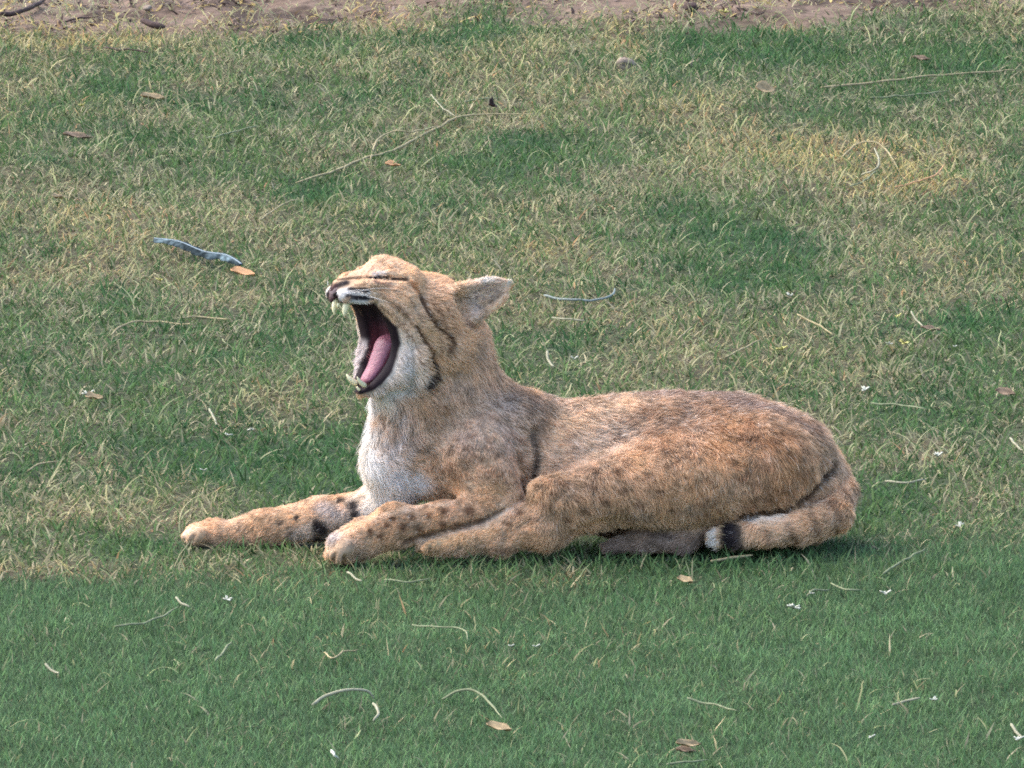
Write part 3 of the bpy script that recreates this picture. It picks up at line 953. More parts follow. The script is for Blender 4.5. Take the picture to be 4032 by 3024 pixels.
def fur_curves(name, nh, parent):
    T = np.concatenate([BQ[:, [0, 1, 2]], BQ[:, [0, 2, 3]]])
    A = np.linalg.norm(np.cross(BV[T[:, 1]] - BV[T[:, 0]], BV[T[:, 2]] - BV[T[:, 0]]), axis=1)
    tf = furl[T].mean(1)
    dens = A * (1 - nofur[T].mean(1)) ** 2 * np.where(tf < .013, 1.9, 1.0)
    dens = dens * (BV[T].mean(1)[:, 2] > .006)
    cs = np.cumsum(dens)
    ti = np.searchsorted(cs, rng.random(nh) * cs[-1])
    ti = np.clip(ti, 0, len(T) - 1)
    r1 = np.sqrt(rng.random(nh))
    r2 = rng.random(nh)
    B = np.c_[1 - r1, r1 * (1 - r2), r1 * r2]
    tri = T[ti]
    def ip(a):
        return (a[tri] * (B[:, :, None] if a.ndim == 2 else B)).sum(1)
    p0 = ip(BV)
    n = ip(vn)
    n /= np.linalg.norm(n, axis=1)[:, None] + 1e-9
    fl = ip(flow)
    L = ip(furl)
    c = ip(col)
    # swirl and disorder
    wob = np.c_[fbm(p0, 38, 1, 2), fbm(p0, 38, 2, 2), fbm(p0, 38, 3, 2)] - .5
    fl = fl + (wob * 1.9 + rng.normal(0, .32, (nh, 3))) * (1 - .6 * ip(facew))[:, None]
    fl = fl - (fl * n).sum(1)[:, None] * n
    fl /= np.linalg.norm(fl, axis=1)[:, None] + 1e-9
    lift = .42 + .25 * (fbm(p0, 30, 8, 2) - .5) + rng.normal(0, .10, nh)
    L = L * (0.65 + .6 * rng.random(nh))
    guard = rng.random(nh) < .10
    L = np.where(guard, L * 1.34, L)
    lift = np.where(guard, lift + .22, lift)
    NP = 5
    s = np.linspace(0, 1, NP)
    pts = np.zeros((nh, NP, 3))
    pts[:, 0] = p0 - n * .001
    for i in range(1, NP):
        ang = np.clip(lift * (1.25 - .9 * s[i]), .04, 1.2)
        dirv = fl * np.cos(ang)[:, None] + n * np.sin(ang)[:, None]
        dirv[:, 2] -= .10 * s[i]
        pts[:, i] = pts[:, i - 1] + dirv * (L / (NP - 1))[:, None]
    # locks: tips drawn to a leading hair
    nl = nh // 9
    lead = rng.choice(nh, nl, replace=False)
    kd = KDTree(nl)
    for j, l_ in enumerate(lead):
        kd.insert(Vector(p0[l_]), j)
    kd.balance()
    own = np.array([kd.find(Vector(p))[1] for p in p0])
    lp = pts[lead][own]
    same = (np.linalg.norm(lp[:, 0] - pts[:, 0], axis=1) < L * .8) * 1.0
    pull = (same * (.25 + .40 * rng.random(nh)))[:, None, None] * (s ** 1.4)[None, :, None]
    off = pts[:, :1] - lp[:, :1]
    pts = pts + (lp + off * .35 - pts) * pull
    lockv = rng.normal(1, .11, nl)[own]
    lc = c[lead][own]
    c = c + (lc - c) * (.25 * same * (1 - ip(facew)))[:, None]
    agouti = rng.random(nh)
    c = c * (lockv * rng.normal(1, .10, nh))[:, None]
    earw = ip(gw['ear']) > .55
    c = np.where((earw & (rng.random(nh) < .3))[:, None], c * .6, c)
    grey = ip(gw['trunk']) * sstep(.10, .2, p0[:, 2])
    c = np.where((agouti < .12 * (.35 + grey))[:, None], c * .45, c)
    c = np.where((agouti > 1 - .16 * (.5 + grey))[:, None], c * .6 + np.array([.55, .48, .42]) * .4, c)
    hc = bpy.data.hair_curves.new(name)
    hc.add_curves([NP] * nh)
    hc.position_data.foreach_set('vector', pts.astype(np.float32).ravel())
    ra = hc.attributes.get('radius') or hc.attributes.new('radius', 'FLOAT', 'POINT')
    rr = (np.array([1, .95, .8, .55, .15])[None] * (.00025 + .00012 * rng.random(nh))[:, None])
    ra.data.foreach_set('value', rr.astype(np.float32).ravel())
    # colour along the hair: a little darker root, paler tip
    cc = np.ones((nh, NP, 4), np.float32)
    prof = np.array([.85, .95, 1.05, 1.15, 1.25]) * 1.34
    q_ = np.clip(np.rint((pts - lo) / hstep).astype(int), 0, [NX - 1, NY - 1, NZ - 1])
    idx = VG[q_[..., 0], q_[..., 1], q_[..., 2]]
    here = np.where((idx >= 0)[..., None], col[np.maximum(idx, 0)], ip(col)[:, None, :])
    ratio = (c / (ip(col) + 1e-6))[:, None, :]
    pc = here * ratio
    pc = pc * .9 + c[:, None, :] * .1
    satn = sstep(.12, .40, 1 - pc.min(-1) / (pc.max(-1) + 1e-6))[..., None]
    pc = pc * (1 + satn * np.array([.02, 0, -.03]))
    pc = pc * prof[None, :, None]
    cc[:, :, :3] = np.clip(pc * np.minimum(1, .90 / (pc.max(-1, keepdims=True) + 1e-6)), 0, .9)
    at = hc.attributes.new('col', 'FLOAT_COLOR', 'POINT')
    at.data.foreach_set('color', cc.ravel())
    o = bpy.data.objects.new(name, hc)
    COL.objects.link(o)
    o.parent = parent
    return o

m_fur = material('fur', rough=.65, attr=True, trans=.25, spec=.15)
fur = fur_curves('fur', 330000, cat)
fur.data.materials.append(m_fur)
fur['kind'] = 'stuff'

# --- teeth, tongue, nose, whiskers
m_tooth = material('tooth', (.88, .79, .50), rough=.3, noise_scale=60, noise_amt=.08, spec=.5)
m_tongue = material('tongue', (.27, .092, .125), rough=.5, noise_scale=220, noise_amt=.22, bump=.4, spec=.5, sss=.2)
m_nose = material('nose_leather', (.055, .022, .026), rough=.4, noise_scale=300, noise_amt=.25, bump=.3, spec=.5)
m_whisk = material('whisker', (.75, .73, .70), rough=.4, noise_scale=40, noise_amt=.05)

def tube_mesh(name, pts, radii, mat, parent=None, ns=10, flat=None, col=None, closed=True):
    """swept tube; flat=(axis, factor) squashes its section"""
    pts = np.asarray(pts, float)
    n = len(pts)
    tg = np.gradient(pts, axis=0)
    tg /= np.linalg.norm(tg, axis=1)[:, None] + 1e-12
    ref = np.array([0, 0, 1.0]) if abs(tg[0][2]) < .9 else np.array([0, 1.0, 0])
    V = []
    a = np.linspace(0, 2 * np.pi, ns, endpoint=False)
    for i in range(n):
        if flat is not None:
            w = flat[0] - (flat[0] @ tg[i]) * tg[i]
            w /= np.linalg.norm(w)
            fa = flat[1]
        else:
            w = np.cross(tg[i], ref)
            w /= np.linalg.norm(w) + 1e-12
            fa = 1
        b = np.cross(tg[i], w)
        V.append(pts[i] + radii[i] * (np.cos(a)[:, None] * w * fa + np.sin(a)[:, None] * b))
    V = np.concatenate(V + [pts[:1], pts[-1:]])
    Fc, lt = [], []
    for i in range(n - 1):
        for j in range(ns):
            k = (j + 1) % ns
            Fc += [i * ns + j, i * ns + k, (i + 1) * ns + k, (i + 1) * ns + j]
            lt.append(4)
    for j in range(ns):
        k = (j + 1) % ns
        Fc += [n * ns, k, j]
        Fc += [n * ns + 1, (n - 1) * ns + j, (n - 1) * ns + k]
        lt += [3, 3]
    return mesh_from(name, V, Fc, lt, mat, parent=parent)

def tooth(base, tip, r, bend, name='fang'):
    base, tip = np.asarray(base), np.asarray(tip)
    t = np.linspace(0, 1, 8)
    pts = base + (tip - base) * t[:, None] + bend * (np.sin(t * np.pi)[:, None])
    return tube_mesh(name, pts, r * (1 - t ** 2.2) + .0004, m_tooth, cat, ns=10)

def smoothpath(P, n):
    P = np.asarray(P, float)
    t = np.linspace(0, len(P) - 1, n)
    out = np.zeros((n, P.shape[1]))
    for k_, tt in enumerate(t):
        i = min(int(tt), len(P) - 2)
        f = tt - i
        p0, p1, p2, p3 = P[max(i - 1, 0)], P[i], P[i + 1], P[min(i + 2, len(P) - 1)]
        out[k_] = .5 * (2 * p1 + (p2 - p0) * f + (2 * p0 - 5 * p1 + 4 * p2 - p3) * f ** 2 + (3 * p1 - p0 - 3 * p2 + p3) * f ** 3)
    return out

LUP, LLO = 13, 11
bt, tt_ = H(418, 585, LUP), H(384, 742, LUP - 1)
tooth(bt, tt_, 0.0047, HF * .002)
tooth(mir(bt), mir(tt_), 0.0047, HF * .002)
bt, tt_ = H(585, 1400, LLO), H(508, 1312, LLO + 2)
tooth(bt, tt_, 0.0029, HF * .002)
tooth(mir(bt), mir(tt_), 0.0038, HF * .002)
for i in range(3):       # incisors between the upper and lower fangs
    for s_ in (1, -1):
        l_ = s_ * (1.5 + 2.6 * i)
        tooth(H(330, 600, l_), H(318, 640, l_), .0016, HF * .0005, 'incisor')
        tooth(H(530, 1440, l_), H(505, 1405, l_), .0015, HF * .0005, 'incisor')
tp = smoothpath([H(900, 960, 0), H(790, 990, 0), H(740, 1090, 0), H(680, 1220, 0), H(610, 1320, 0), H(560, 1362, 0)], 26)
tr = np.interp(np.linspace(0, 1, 26), [0, .2, .5, .8, .93, 1], [.010, .0105, .009, .0065, .0045, .0015])
tube_mesh('tongue', tp, tr, m_tongue, cat, ns=20, flat=(HL, 1.8))
# nose leather: a broad wedge with nostril commas
np0 = H(285, 468, 0)
def nose_mesh():
    ns, nr = 20, 8
    V = []
    for i in range(nr):
        v = i / (nr - 1)
        ph = v * math.pi / 2
        for j in range(ns):
            a = 2 * math.pi * j / ns
            wx = .0100 * (1.0 + .35 * math.sin(a)) * math.sin(ph) * math.cos(a)
            wz = .0125 * math.sin(ph) * math.sin(a)
            dep = .0045 * math.cos(ph) - .004 * math.sin(ph) * math.sin(a)
            V.append(np0 + HL * wx + HU * (wz - .004) + HF * (dep + .001))
    Fc = []
    for i in range(nr - 1):
        for j in range(ns):
            k = (j + 1) % ns
            Fc.append((i * ns + j, (i + 1) * ns + j, (i + 1) * ns + k, i * ns + k))
    return mesh_from('nose', np.array(V), np.array(Fc).ravel(), [4] * len(Fc), m_nose, parent=cat)
nose = nose_mesh()
m_nostril = material('nostril', (.012, .006, .007), rough=.6, noise_scale=200, noise_amt=.2)
for s_ in (1, -1):
    c_ = np0 + HL * (.0062 * s_) + HU * (-.005) + HF * .0045
    pts = [c_ + HL * (s_ * .0045) + HU * .003 - HF * .002, c_, c_ + HU * -.003 + HL * (s_ * .001)]
    tube_mesh('nostril', smoothpath(pts, 8), np.interp(np.linspace(0, 1, 8), [0, .5, 1], [.0008, .0018, .001]), m_nostril, nose, ns=8)
wr = random.Random(4)
for i in range(4):
    for s_ in (1, -1):
        b_ = H(430 + 25 * i, 480 + 22 * (i % 4), 26)
        e_ = b_ + HL * (.035 + .01 * wr.random()) - HF * (.02 + .03 * wr.random()) + HU * (-.012 + .025 * wr.random())
        mid_ = (b_ + e_) / 2 + HU * .004
        pts = smoothpath([b_, mid_, e_], 7)
        if s_ < 0:
            pts = mir(pts)
        tube_mesh('whisker', pts, np.linspace(.00022, .00008, 7), m_whisk, cat, ns=4)

# ------------------------------------------------------------------ lawn blades
def blades(name, x, y, L, W, az, lean, curl, colr, mat, lift=0.0, nseg=3, tipw=.12):
    n = len(x)
    z = gheight(x, y) - .002 + lift
    t = np.linspace(0, 1, nseg + 1)
    d = np.c_[np.cos(az), np.sin(az)]
    side = np.c_[-np.sin(az), np.cos(az)]
    pos = np.zeros((n, nseg + 1, 3))
    pos[:, 0, 0], pos[:, 0, 1], pos[:, 0, 2] = x, y, z
    hd_ = np.zeros(n)
    for i in range(nseg):
        ang = lean + curl * (i + .5) / nseg
        sl_ = L / nseg
        hd_ = hd_ + rng.normal(0, .18, n)
        dx = d * np.cos(hd_)[:, None] + side * np.sin(hd_)[:, None]
        pos[:, i + 1, :2] = pos[:, i, :2] + dx * (np.sin(ang) * sl_)[:, None]
        pos[:, i + 1, 2] = np.maximum(pos[:, i, 2] + np.cos(ang) * sl_, z + .002 + .002 * rng.random(n))
    # width axis: turned freely so blades show faces and edges
    wa = rng.random(n) * np.pi
    wv = np.c_[np.cos(wa), np.sin(wa), np.zeros(n)]
    prof = np.interp(t, [0, .35, 1], [.7, 1, tipw])
    V = np.zeros((n, 2 * (nseg + 1), 3), np.float32)
    for i in range(nseg + 1):
        V[:, 2 * i] = pos[:, i] - wv * (W * prof[i] / 2)[:, None]
        V[:, 2 * i + 1] = pos[:, i] + wv * (W * prof[i] / 2)[:, None]
    base = np.arange(n)[:, None, None] * (2 * (nseg + 1))
    qd = np.array([[2 * i, 2 * i + 1, 2 * i + 3, 2 * i + 2] for i in range(nseg)])[None]
    Fc = (base + qd).reshape(-1, 4)
    cc = np.zeros((n, nseg + 1, 2, 3), np.float32)
    for i in range(nseg + 1):
        cc[:, i] = colr[:, None, :]
    return mesh_from(name, V.reshape(-1, 3), Fc, np.full(len(Fc), 4), mat, smooth=True, col=cc.reshape(-1, 3))

def scatter(n, y0=-2.4, y1=7.2, mx=.62):
    y = y0 + (y1 - y0) * rng.random(int(n * 1.0))
    hw = .672 * (15.75 + y) / 15.9 + mx
    wgt = hw / hw.max()
    keep = rng.random(len(y)) < wgt
    y, hw = y[keep], hw[keep]
    return (rng.random(len(y)) * 2 - 1) * hw, y

def under_cat(x, y, L):
    """shorter blades where the animal lies; drops those right under it"""
    L = L.copy()
    keep = np.ones(len(x), bool)
    c = np.nonzero((np.abs(x) < .66) & (np.abs(y) < .22))[0]
    zz = gheight(x[c], y[c])
    for k_, i in enumerate(c):
        h = bvh.ray_cast(Vector((x[i], y[i], -.05)), Vector((0, 0, 1)))
        if h[0] is not None:
            r = h[0].z - zz[k_]
            if r < .010:
                keep[i] = False
            elif r < L[i] * 1.3:
                L[i] = r * .7
    return L, keep

GREEN_A = np.array([.062, .138, .050])
GREEN_B = np.array([.115, .165, .060])
GREEN_D = np.array([.028, .078, .032])
STRAW_A = np.array([.47, .41, .26])
STRAW_B = np.array([.26, .23, .16])
STRAW_W = np.array([.54, .42, .17])
STRAW_O = np.array([.42, .25, .13])

m_grass = material('grass_blade', rough=.55, attr=True, trans=.42, spec=.08)

def mix(a, b, t):
    return a + (b - a) * t[:, None]

# living blades
x, y = scatter(440000)
st, wm, ba, ne, _, _ = lawn_fields(x, y)
keep = rng.random(len(x)) < (1 - ba) * (1 - .62 * st)
x, y, st, wm, ba, ne = [a[keep] for a in (x, y, st, wm, ba, ne)]
L = (.012 + .012 * rng.random(len(x))) * (1 + .45 * (1 - ne) * rng.random(len(x))) * (1 - .12 * ne)
L = np.where((np.abs(x) < .62) & (y < -.11) & (y > -.21), L * 1.35, L)
L, keep = under_cat(x, y, L)
x, y, st, wm, ne, L = [a[keep] for a in (x, y, st, wm, ne, L)]
n = len(x)
tone = .55 * fbm(np.c_[x, y], 7, 51, 3) + .45 * fbm(np.c_[x, y * .7], 26, 57, 2)
g = mix(np.tile(GREEN_A, (n, 1)), GREEN_B, np.clip(rng.random(n) * .6 + (tone - .5) * 1.8 + .35 * (1 - ne) * st * 1.5, 0, 1))
g = mix(g, GREEN_D, np.clip((.5 - tone) * 3.2 + rng.random(n) * .35, 0, 1) * .75)
g = mix(g, np.array([.155, .262, .112]), ne * .50)
g = g * (rng.normal(1, .27, n) * (.72 + .56 * fbm(np.c_[x, y * .6], 16, 61, 3)))[:, None].clip(.35, 1.9)
tipd = rng.random(n) < .10 + .30 * st
g[tipd] = mix(g[tipd], STRAW_A * .8, rng.random(tipd.sum()) * .8)
grass = blades('lawn_grass', x, y, L, (.0016 + .0010 * rng.random(n)) * (1 + .5 * (1 - ne)), rng.random(n) * 6.283, (.1 + .9 * rng.random(n)) * (1 - .45 * ne), (.2 + 1.2 * rng.random(n)) * (1 - .35 * ne), g, m_grass, nseg=2)
tag(grass, 'short green lawn grass growing all round the bobcat', 'grass', kind='stuff')

# low dense undergrowth of the mown near lawn
x, y = scatter(460000, y0=-2.4, y1=.6)
st, wm, ba, ne, _, _ = lawn_fields(x, y)
keep = rng.random(len(x)) < ne
x, y, ne = x[keep], y[keep], ne[keep]
L = .007 + .009 * rng.random(len(x))
L, keep = under_cat(x, y, L)
x, y, L = x[keep], y[keep], L[keep]
n = len(x)
c = mix(np.tile(np.array([.060, .112, .056]), (n, 1)), np.array([.160, .250, .118]), rng.random(n))
c = c * (rng.normal(1, .28, n) * (.72 + .56 * fbm(np.c_[x, y * .6], 16, 61, 3)))[:, None].clip(.35, 1.9)
under = blades('lawn_undergrowth', x, y, L, .0015 + .0009 * rng.random(n), rng.random(n) * 6.283, .1 + .8 * rng.random(n), .2 + .8 * rng.random(n), c, m_grass, nseg=1, tipw=.3)
tag(under, 'low dense blades of the mown lawn in front of the bobcat', 'grass', kind='stuff')

# dead and bleached blades
x, y = scatter(330000)
st, wm, ba, ne, _, _ = lawn_fields(x, y)
keep = rng.random(len(x)) < np.clip(st * 1.05, 0, 1) * (1 - .78 * ba * (.4 + .9 * fbm(np.c_[x, y], 9, 71, 2)))
x, y, st, wm, ba, ne = [a[keep] for a in (x, y, st, wm, ba, ne)]
L = (.012 + .020 * rng.random(len(x)))
L, keep = under_cat(x, y, L)
x, y, st, wm, ne, L = [a[keep] for a in (x, y, st, wm, ne, L)]
n = len(x)
c = mix(np.tile(STRAW_A, (n, 1)), STRAW_B, rng.random(n))
c = mix(c, STRAW_W, np.clip(wm * 1.1 * rng.random(n) * 1.6, 0, 1))
o_ = rng.random(n) < wm * .25
c[o_] = STRAW_O
c = mix(c, GREEN_B * 1.5, (rng.random(n) ** 2.5) * .7)
c = c * rng.normal(.92, .22, n).clip(.4, 1.5)[:, None]
dead = blades('dry_grass', x, y, L, .0022 + .0016 * rng.random(n), rng.random(n) * 6.283, .2 + 1.1 * rng.random(n), .2 + 1.6 * rng.random(n), c, m_grass)
tag(dead, 'bleached straw coloured blades and thatch mixed into the lawn', 'dry grass', kind='stuff')

# long runners and clippings, arched and lying
x, y = scatter(34000, mx=.4)
st, wm, ba, ne, _, _ = lawn_fields(x, y)
keep = rng.random(len(x)) < np.clip((.10 + st * .8) * (1 - .80 * ne), 0, 1)
x, y, st, wm, ne = [a[keep] for a in (x, y, st, wm, ne)]
n = len(x)
L = .020 + .045 * rng.random(n) ** 2
L, keep = under_cat(x, y, L)
keep &= ~((np.abs(x) < .62) & (y > -.26) & (y < .14))
x, y, st, wm, ne, L = [a[keep] for a in (x, y, st, wm, ne, L)]
n = len(x)
c = mix(np.tile(np.array([.38, .37, .21]), (n, 1)), np.array([.27, .31, .15]), rng.random(n))
c = mix(c, STRAW_W * 1.05, np.clip(wm * rng.random(n), 0, 1))
c = c * rng.normal(1, .15, n).clip(.5, 1.4)[:, None]
run = blades('grass_runners', x, y, L, .0017 + .0010 * rng.random(n), rng.random(n) * 6.283, .2 + 1.0 * rng.random(n), .6 + 1.9 * rng.random(n), c, m_grass, lift=.004, nseg=6, tipw=.5)
tag(run, 'long pale runners and clippings arching over the lawn', 'grass runners', kind='stuff')

# chips, twigs and dead tufts strewn on the bare soil
x, y = scatter(60000, y0=4.4)
st, wm, ba, ne, _, _ = lawn_fields(x, y)
keep = rng.random(len(x)) < ba * .55 * sstep(.42, .62, fbm(np.c_[x, y], 6, 91, 3))
x, y = x[keep], y[keep]
n = len(x)
kind_ = rng.random(n)
c = np.where((kind_ < .45)[:, None], np.array([.05, .034, .028]), np.where((kind_ < .75)[:, None], STRAW_W * .8, np.array([.24, .18, .15])))
c = c * rng.normal(1, .25, n).clip(.4, 1.7)[:, None]
deb = blades('soil_debris', x, y, .008 + .030 * rng.random(n) ** 2, .003 + .005 * rng.random(n), rng.random(n) * 6.283, .9 + .8 * rng.random(n), .1 + .5 * rng.random(n), c, m_grass, lift=.003)
tag(deb, 'broken twigs, chips and dead tufts strewn on the bare soil', 'debris', kind='stuff')

# sparse cover further out on every side
n = 130000
x = (rng.random(n) * 2 - 1) * 3.6
y = -3.6 + 13 * rng.random(n)
out = (np.abs(x) > .672 * (15.75 + y) / 15.9 + .60) | (y < -2.35) | (y > 7.15)
x, y = x[out], y[out]
st, wm, ba, ne, _, _ = lawn_fields(x, y)
keep = rng.random(len(x)) < (1 - ba)
x, y, st, ne = x[keep], y[keep], st[keep], ne[keep]
n = len(x)
isd = rng.random(n) < st * .8
c = np.where(isd[:, None], STRAW_A * .9, mix(np.tile(GREEN_A, (n, 1)), GREEN_B, rng.random(n))) * rng.normal(1, .2, n).clip(.5, 1.5)[:, None]
outer = blades('outer_grass', x, y, .02 + .015 * rng.random(n), .0045 + .003 * rng.random(n), rng.random(n) * 6.283, .2 + .7 * rng.random(n), .3 + .8 * rng.random(n), c, m_grass, nseg=1, tipw=.3)
tag(outer, 'thinner lawn grass beyond the edges of the view', 'grass', kind='stuff')

# ------------------------------------------------------------------ things lying on the lawn
def gp(x, y, h=.014):
    p = G(x, y, h)
    p[2] = h + float(gheight(p[0], p[1])[0])
    return p

m_straw = material('dry_stem', (.33, .28, .16), rough=.6, noise_scale=90, noise_amt=.25, trans=.15, spec=.05)
m_straw_g = material('pale_green_stem', (.22, .24, .14), rough=.6, noise_scale=90, noise_amt=.25, trans=.15, spec=.05)
m_straw_w = material('bleached_stem', (.30, .29, .20), rough=.6, noise_scale=90, noise_amt=.2, trans=.15, spec=.05)
m_leaf_tan = material('tan_leaf', (.36, .27, .15), rough=.7, noise_scale=70, noise_amt=.3, bump=.3, trans=.2)
m_leaf_or = material('orange_leaf', (.52, .30, .15), rough=.65, noise_scale=70, noise_amt=.25, bump=.3, trans=.2)
m_leaf_dk = material('dark_leaf', (.035, .016, .015), rough=.7, noise_scale=90, noise_amt=.4, bump=.3)
m_leaf_br = material('brown_leaf', (.21, .15, .10), rough=.75, noise_scale=80, noise_amt=.35, bump=.3, trans=.15)
m_petal = material('white_petal', (.52, .53, .44), rough=.6, noise_scale=120, noise_amt=.12, trans=.25)
m_petal_y = material('yellow_petal', (.46, .44, .15), rough=.6, noise_scale=120, noise_amt=.2, trans=.25)
m_bark = material('dark_bark', (.05, .03, .025), rough=.85, noise_scale=120, noise_amt=.45, bump=.6)
m_stone = material('grey_stone', (.22, .175, .135), rough=.9, noise_scale=90, noise_amt=.35, bump=.5)
m_feather = material('blue_grey_feather', (.05, .085, .098), attr=True, rough=.85, noise_scale=120, noise_amt=.7, spec=.0)
m_quill = material('feather_quill', (.14, .19, .22), rough=.4, noise_scale=60, noise_amt=.2)

STEMS = 'loose stems and straws lying on the lawn'
LEAVES = 'fallen leaves on the lawn'
PETALS = 'small white petals and flecks on the lawn'

def stem(label, pts, r=.0016, mat=None, name='straw', cat_='straw', group=STEMS, h=.0115):
    r = r * .8
    w = np.array([gp(p[0], p[1], ((p[2] * .8) if len(p) > 2 else h)) for p in pts])
    path = smoothpath(w, max(8, 4 * len(pts)))
    k_ = len(path)
    path[:, 2] += (noise(path * 1.0, 60, 5) - .5) * .004
    c0 = path[0].copy()
    rr = r * np.interp(np.linspace(0, 1, k_), [0, .1, .8, 1], [.7, 1, .9, .35]) * (1 + .25 * (noise(path, 90, 2) - .5))
    o = tube_mesh(name, path - c0, rr, mat or m_straw, None, ns=7)
    o.location = c0
    return tag(o, label, cat_, group)

def leaf(label, x, y, L, W, az, mat, name='leaf', cat_='leaf', group=LEAVES, curl=.5, tilt=.3, h=.014):
    h = h * .85
    """curled blade with a midrib and real thickness"""
    nu, nv = 11, 7
    V = []
    for side_ in (0, 1):
        for i in range(nu):
            u = i / (nu - 1)
            w = W * .5 * (math.sin(math.pi * min(1, u ** .8 * 1.0)) ** .8 if 0 < u < 1 else .03)
            for j in range(nv):
                v = (j / (nv - 1)) * 2 - 1
                xx = (u - .5) * L
                yy = v * w
                zz = curl * W * (v * v * .5) * (w / (W * .5)) + curl * L * .25 * (u - .5) ** 2 * 2 - (.0008 if j == 3 else 0)
                zz += .0012 * math.sin(9 * u + 4 * v + x)
                V.append((xx, yy, zz - side_ * .0007))
    Fc = []
    n1 = nu * nv
    for i in range(nu - 1):
        for j in range(nv - 1):
            a = i * nv + j
            Fc.append((a, a + 1, a + nv + 1, a + nv))
            Fc.append((n1 + a, n1 + a + nv, n1 + a + nv + 1, n1 + a + 1))
    ring = [j for j in range(nv)] + [i * nv + nv - 1 for i in range(1, nu)] + [(nu - 1) * nv + j for j in range(nv - 2, -1, -1)] + [i * nv for i in range(nu - 2, 0, -1)]
    for a, b in zip(ring, ring[1:] + ring[:1]):
        Fc.append((a, n1 + a, n1 + b, b))
    o = mesh_from(name, np.array(V), np.array(Fc).ravel(), [4] * len(Fc), mat)
    o.location = gp(x, y, h)
    o.rotation_euler = (tilt, .15, az)
    return tag(o, label, cat_, group)

def petals(label, x, y, n, size, mat=None, name='petal', cat_='petal', group=PETALS, h=.015, seed=1):
    size = size * .85
    """a small open cluster of cupped petals in one piece"""
    R = random.Random(seed)
    V, Fc = [], []
    for i in range(n):
        az = i * 6.283 / n + R.uniform(-.4, .4)
        up = R.uniform(.2, .9)
        L_ = size * R.uniform(.7, 1.2)
        W_ = L_ * R.uniform(.45, .75)
        b = len(V)
        d_ = Vector((math.cos(az) * math.cos(up), math.sin(az) * math.cos(up), math.sin(up)))
        s_ = Vector((-math.sin(az), math.cos(az), 0))
        for u in (0, .35, .7, 1.0):
            w = W_ * .5 * (.35 + 1.3 * u * (1.25 - u))
            c = d_ * (L_ * u) + Vector((0, 0, -.15 * L_ * u * u))
            for v in (-1, 0, 1):
                V.append(tuple(c + s_ * (v * w) + Vector((0, 0, abs(v) * L_ * .18))))
        for r_ in range(3):
            for c_ in range(2):
                a = b + r_ * 3 + c_
                Fc.append((a, a + 1, a + 4, a + 3))
    o = mesh_from(name, np.array(V), np.array(Fc).ravel(), [4] * len(Fc), mat or m_petal)
    md = o.modifiers.new('thick', 'SOLIDIFY')
    md.thickness = .0008
    o.location = gp(x, y, h)
    return tag(o, label, cat_, group)

def lump(label, x, y, rx, ry, rz, mat, name, cat_, group=None, seed=1, h=.01, hollow=0.0):
    ns, nr = 18, 11
    V = []
    for i in range(nr):
        th = math.pi * i / (nr - 1)
        for j in range(ns):
            a = 2 * math.pi * j / ns
            V.append((math.sin(th) * math.cos(a), math.sin(th) * math.sin(a), math.cos(th)))
    V = np.array(V)
    k_ = 1 + (fbm(V + seed * 3.1, 1.7, seed, 3) - .5) * .9
    if hollow:
        d_ = ((V - np.array([.25, -.95, .1])) ** 2).sum(1)
        k_ = k_ * (1 - hollow * np.exp(-d_ * 3.5))
    V = V * k_[:, None] * np.array([rx, ry, rz])
    Fc = []
    for i in range(nr - 1):
        for j in range(ns):
            k = (j + 1) % ns
            Fc.append((i * ns + j, (i + 1) * ns + j, (i + 1) * ns + k, i * ns + k))
    o = mesh_from(name, V, np.array(Fc).ravel(), [4] * len(Fc), mat)
    o.location = gp(x, y, h)
    return tag(o, label, cat_, group)

# stems and runners
stem('long pale dry stem slanting across the upper lawn above the bobcat head', [(640, 388), (720, 368), (788, 344), (850, 322), (900, 298), (950, 266), (988, 249), (1040, 243), (1155, 243)], .0026, m_straw)
stem('thin arched runner looping beside the long pale stem', [(800, 348), (812, 308, .02), (842, 285, .028), (890, 284, .026), (960, 262, .018)], .0018, m_straw)
stem('short forked straw standing above the long pale stem', [(930, 205, .03), (955, 228, .024), (985, 247, .016)], .0015, m_straw_w)
stem('straight grey straw lying above the dark maroon leaf', [(1000, 219), (1040, 212), (1075, 208)], .0016, m_straw_g)
stem('longest straight tan stem lying near the upper right corner', [(1772, 192), (1850, 184), (1960, 172), (2060, 158), (2200, 146)], .0026, m_straw)
stem('thin pale stem lying just below the longest straight tan stem', [(1880, 212), (1960, 205), (2050, 194)], .0018, m_straw_g)
stem('large hoop shaped pale runner bending over yellow straw on the right', [(1820, 345), (1845, 318, .03), (1880, 308, .04), (1915, 325, .03), (1940, 372, .016)], .0018, m_straw)
stem('bleached upright blade kinked beside the hoop shaped runner', [(1860, 385, .012), (1893, 372, .03), (1898, 350, .042), (1888, 320, .05)], .0021, m_straw_w)
stem('slanting green straw leaning left of the hoop shaped runner', [(1895, 370, .012), (1865, 400, .016), (1835, 412, .014)], .0018, m_straw_g)
stem('orange brown needle lying in the warm straw patch on the right', [(1935, 412), (1985, 402), (2018, 392, .02), (2040, 372, .03)], .0019, m_leaf_or)
stem('straight pale straw left of the long slanting stem, near the blue grey feather', [(560, 478), (610, 440), (648, 425)], .0017, m_straw)
stem('pale straight stem in the upper left middle lawn', [(445, 305), (510, 291), (555, 279)], .0018, m_straw_g)
stem('dark thin stick in the grass below the dark bark chip', [(226, 105), (270, 114), (322, 119)], .0020, m_bark, name='stick', cat_='stick')
stem('dark curved root at the very top left on bare soil', [(0, 36), (40, 30), (75, 16), (96, 4)], .0055, m_bark, name='root', cat_='root')
stem('brown bent twig on bare soil at the upper left', [(140, 46), (185, 38), (212, 40)], .0022, m_bark, name='twig', cat_='twig')
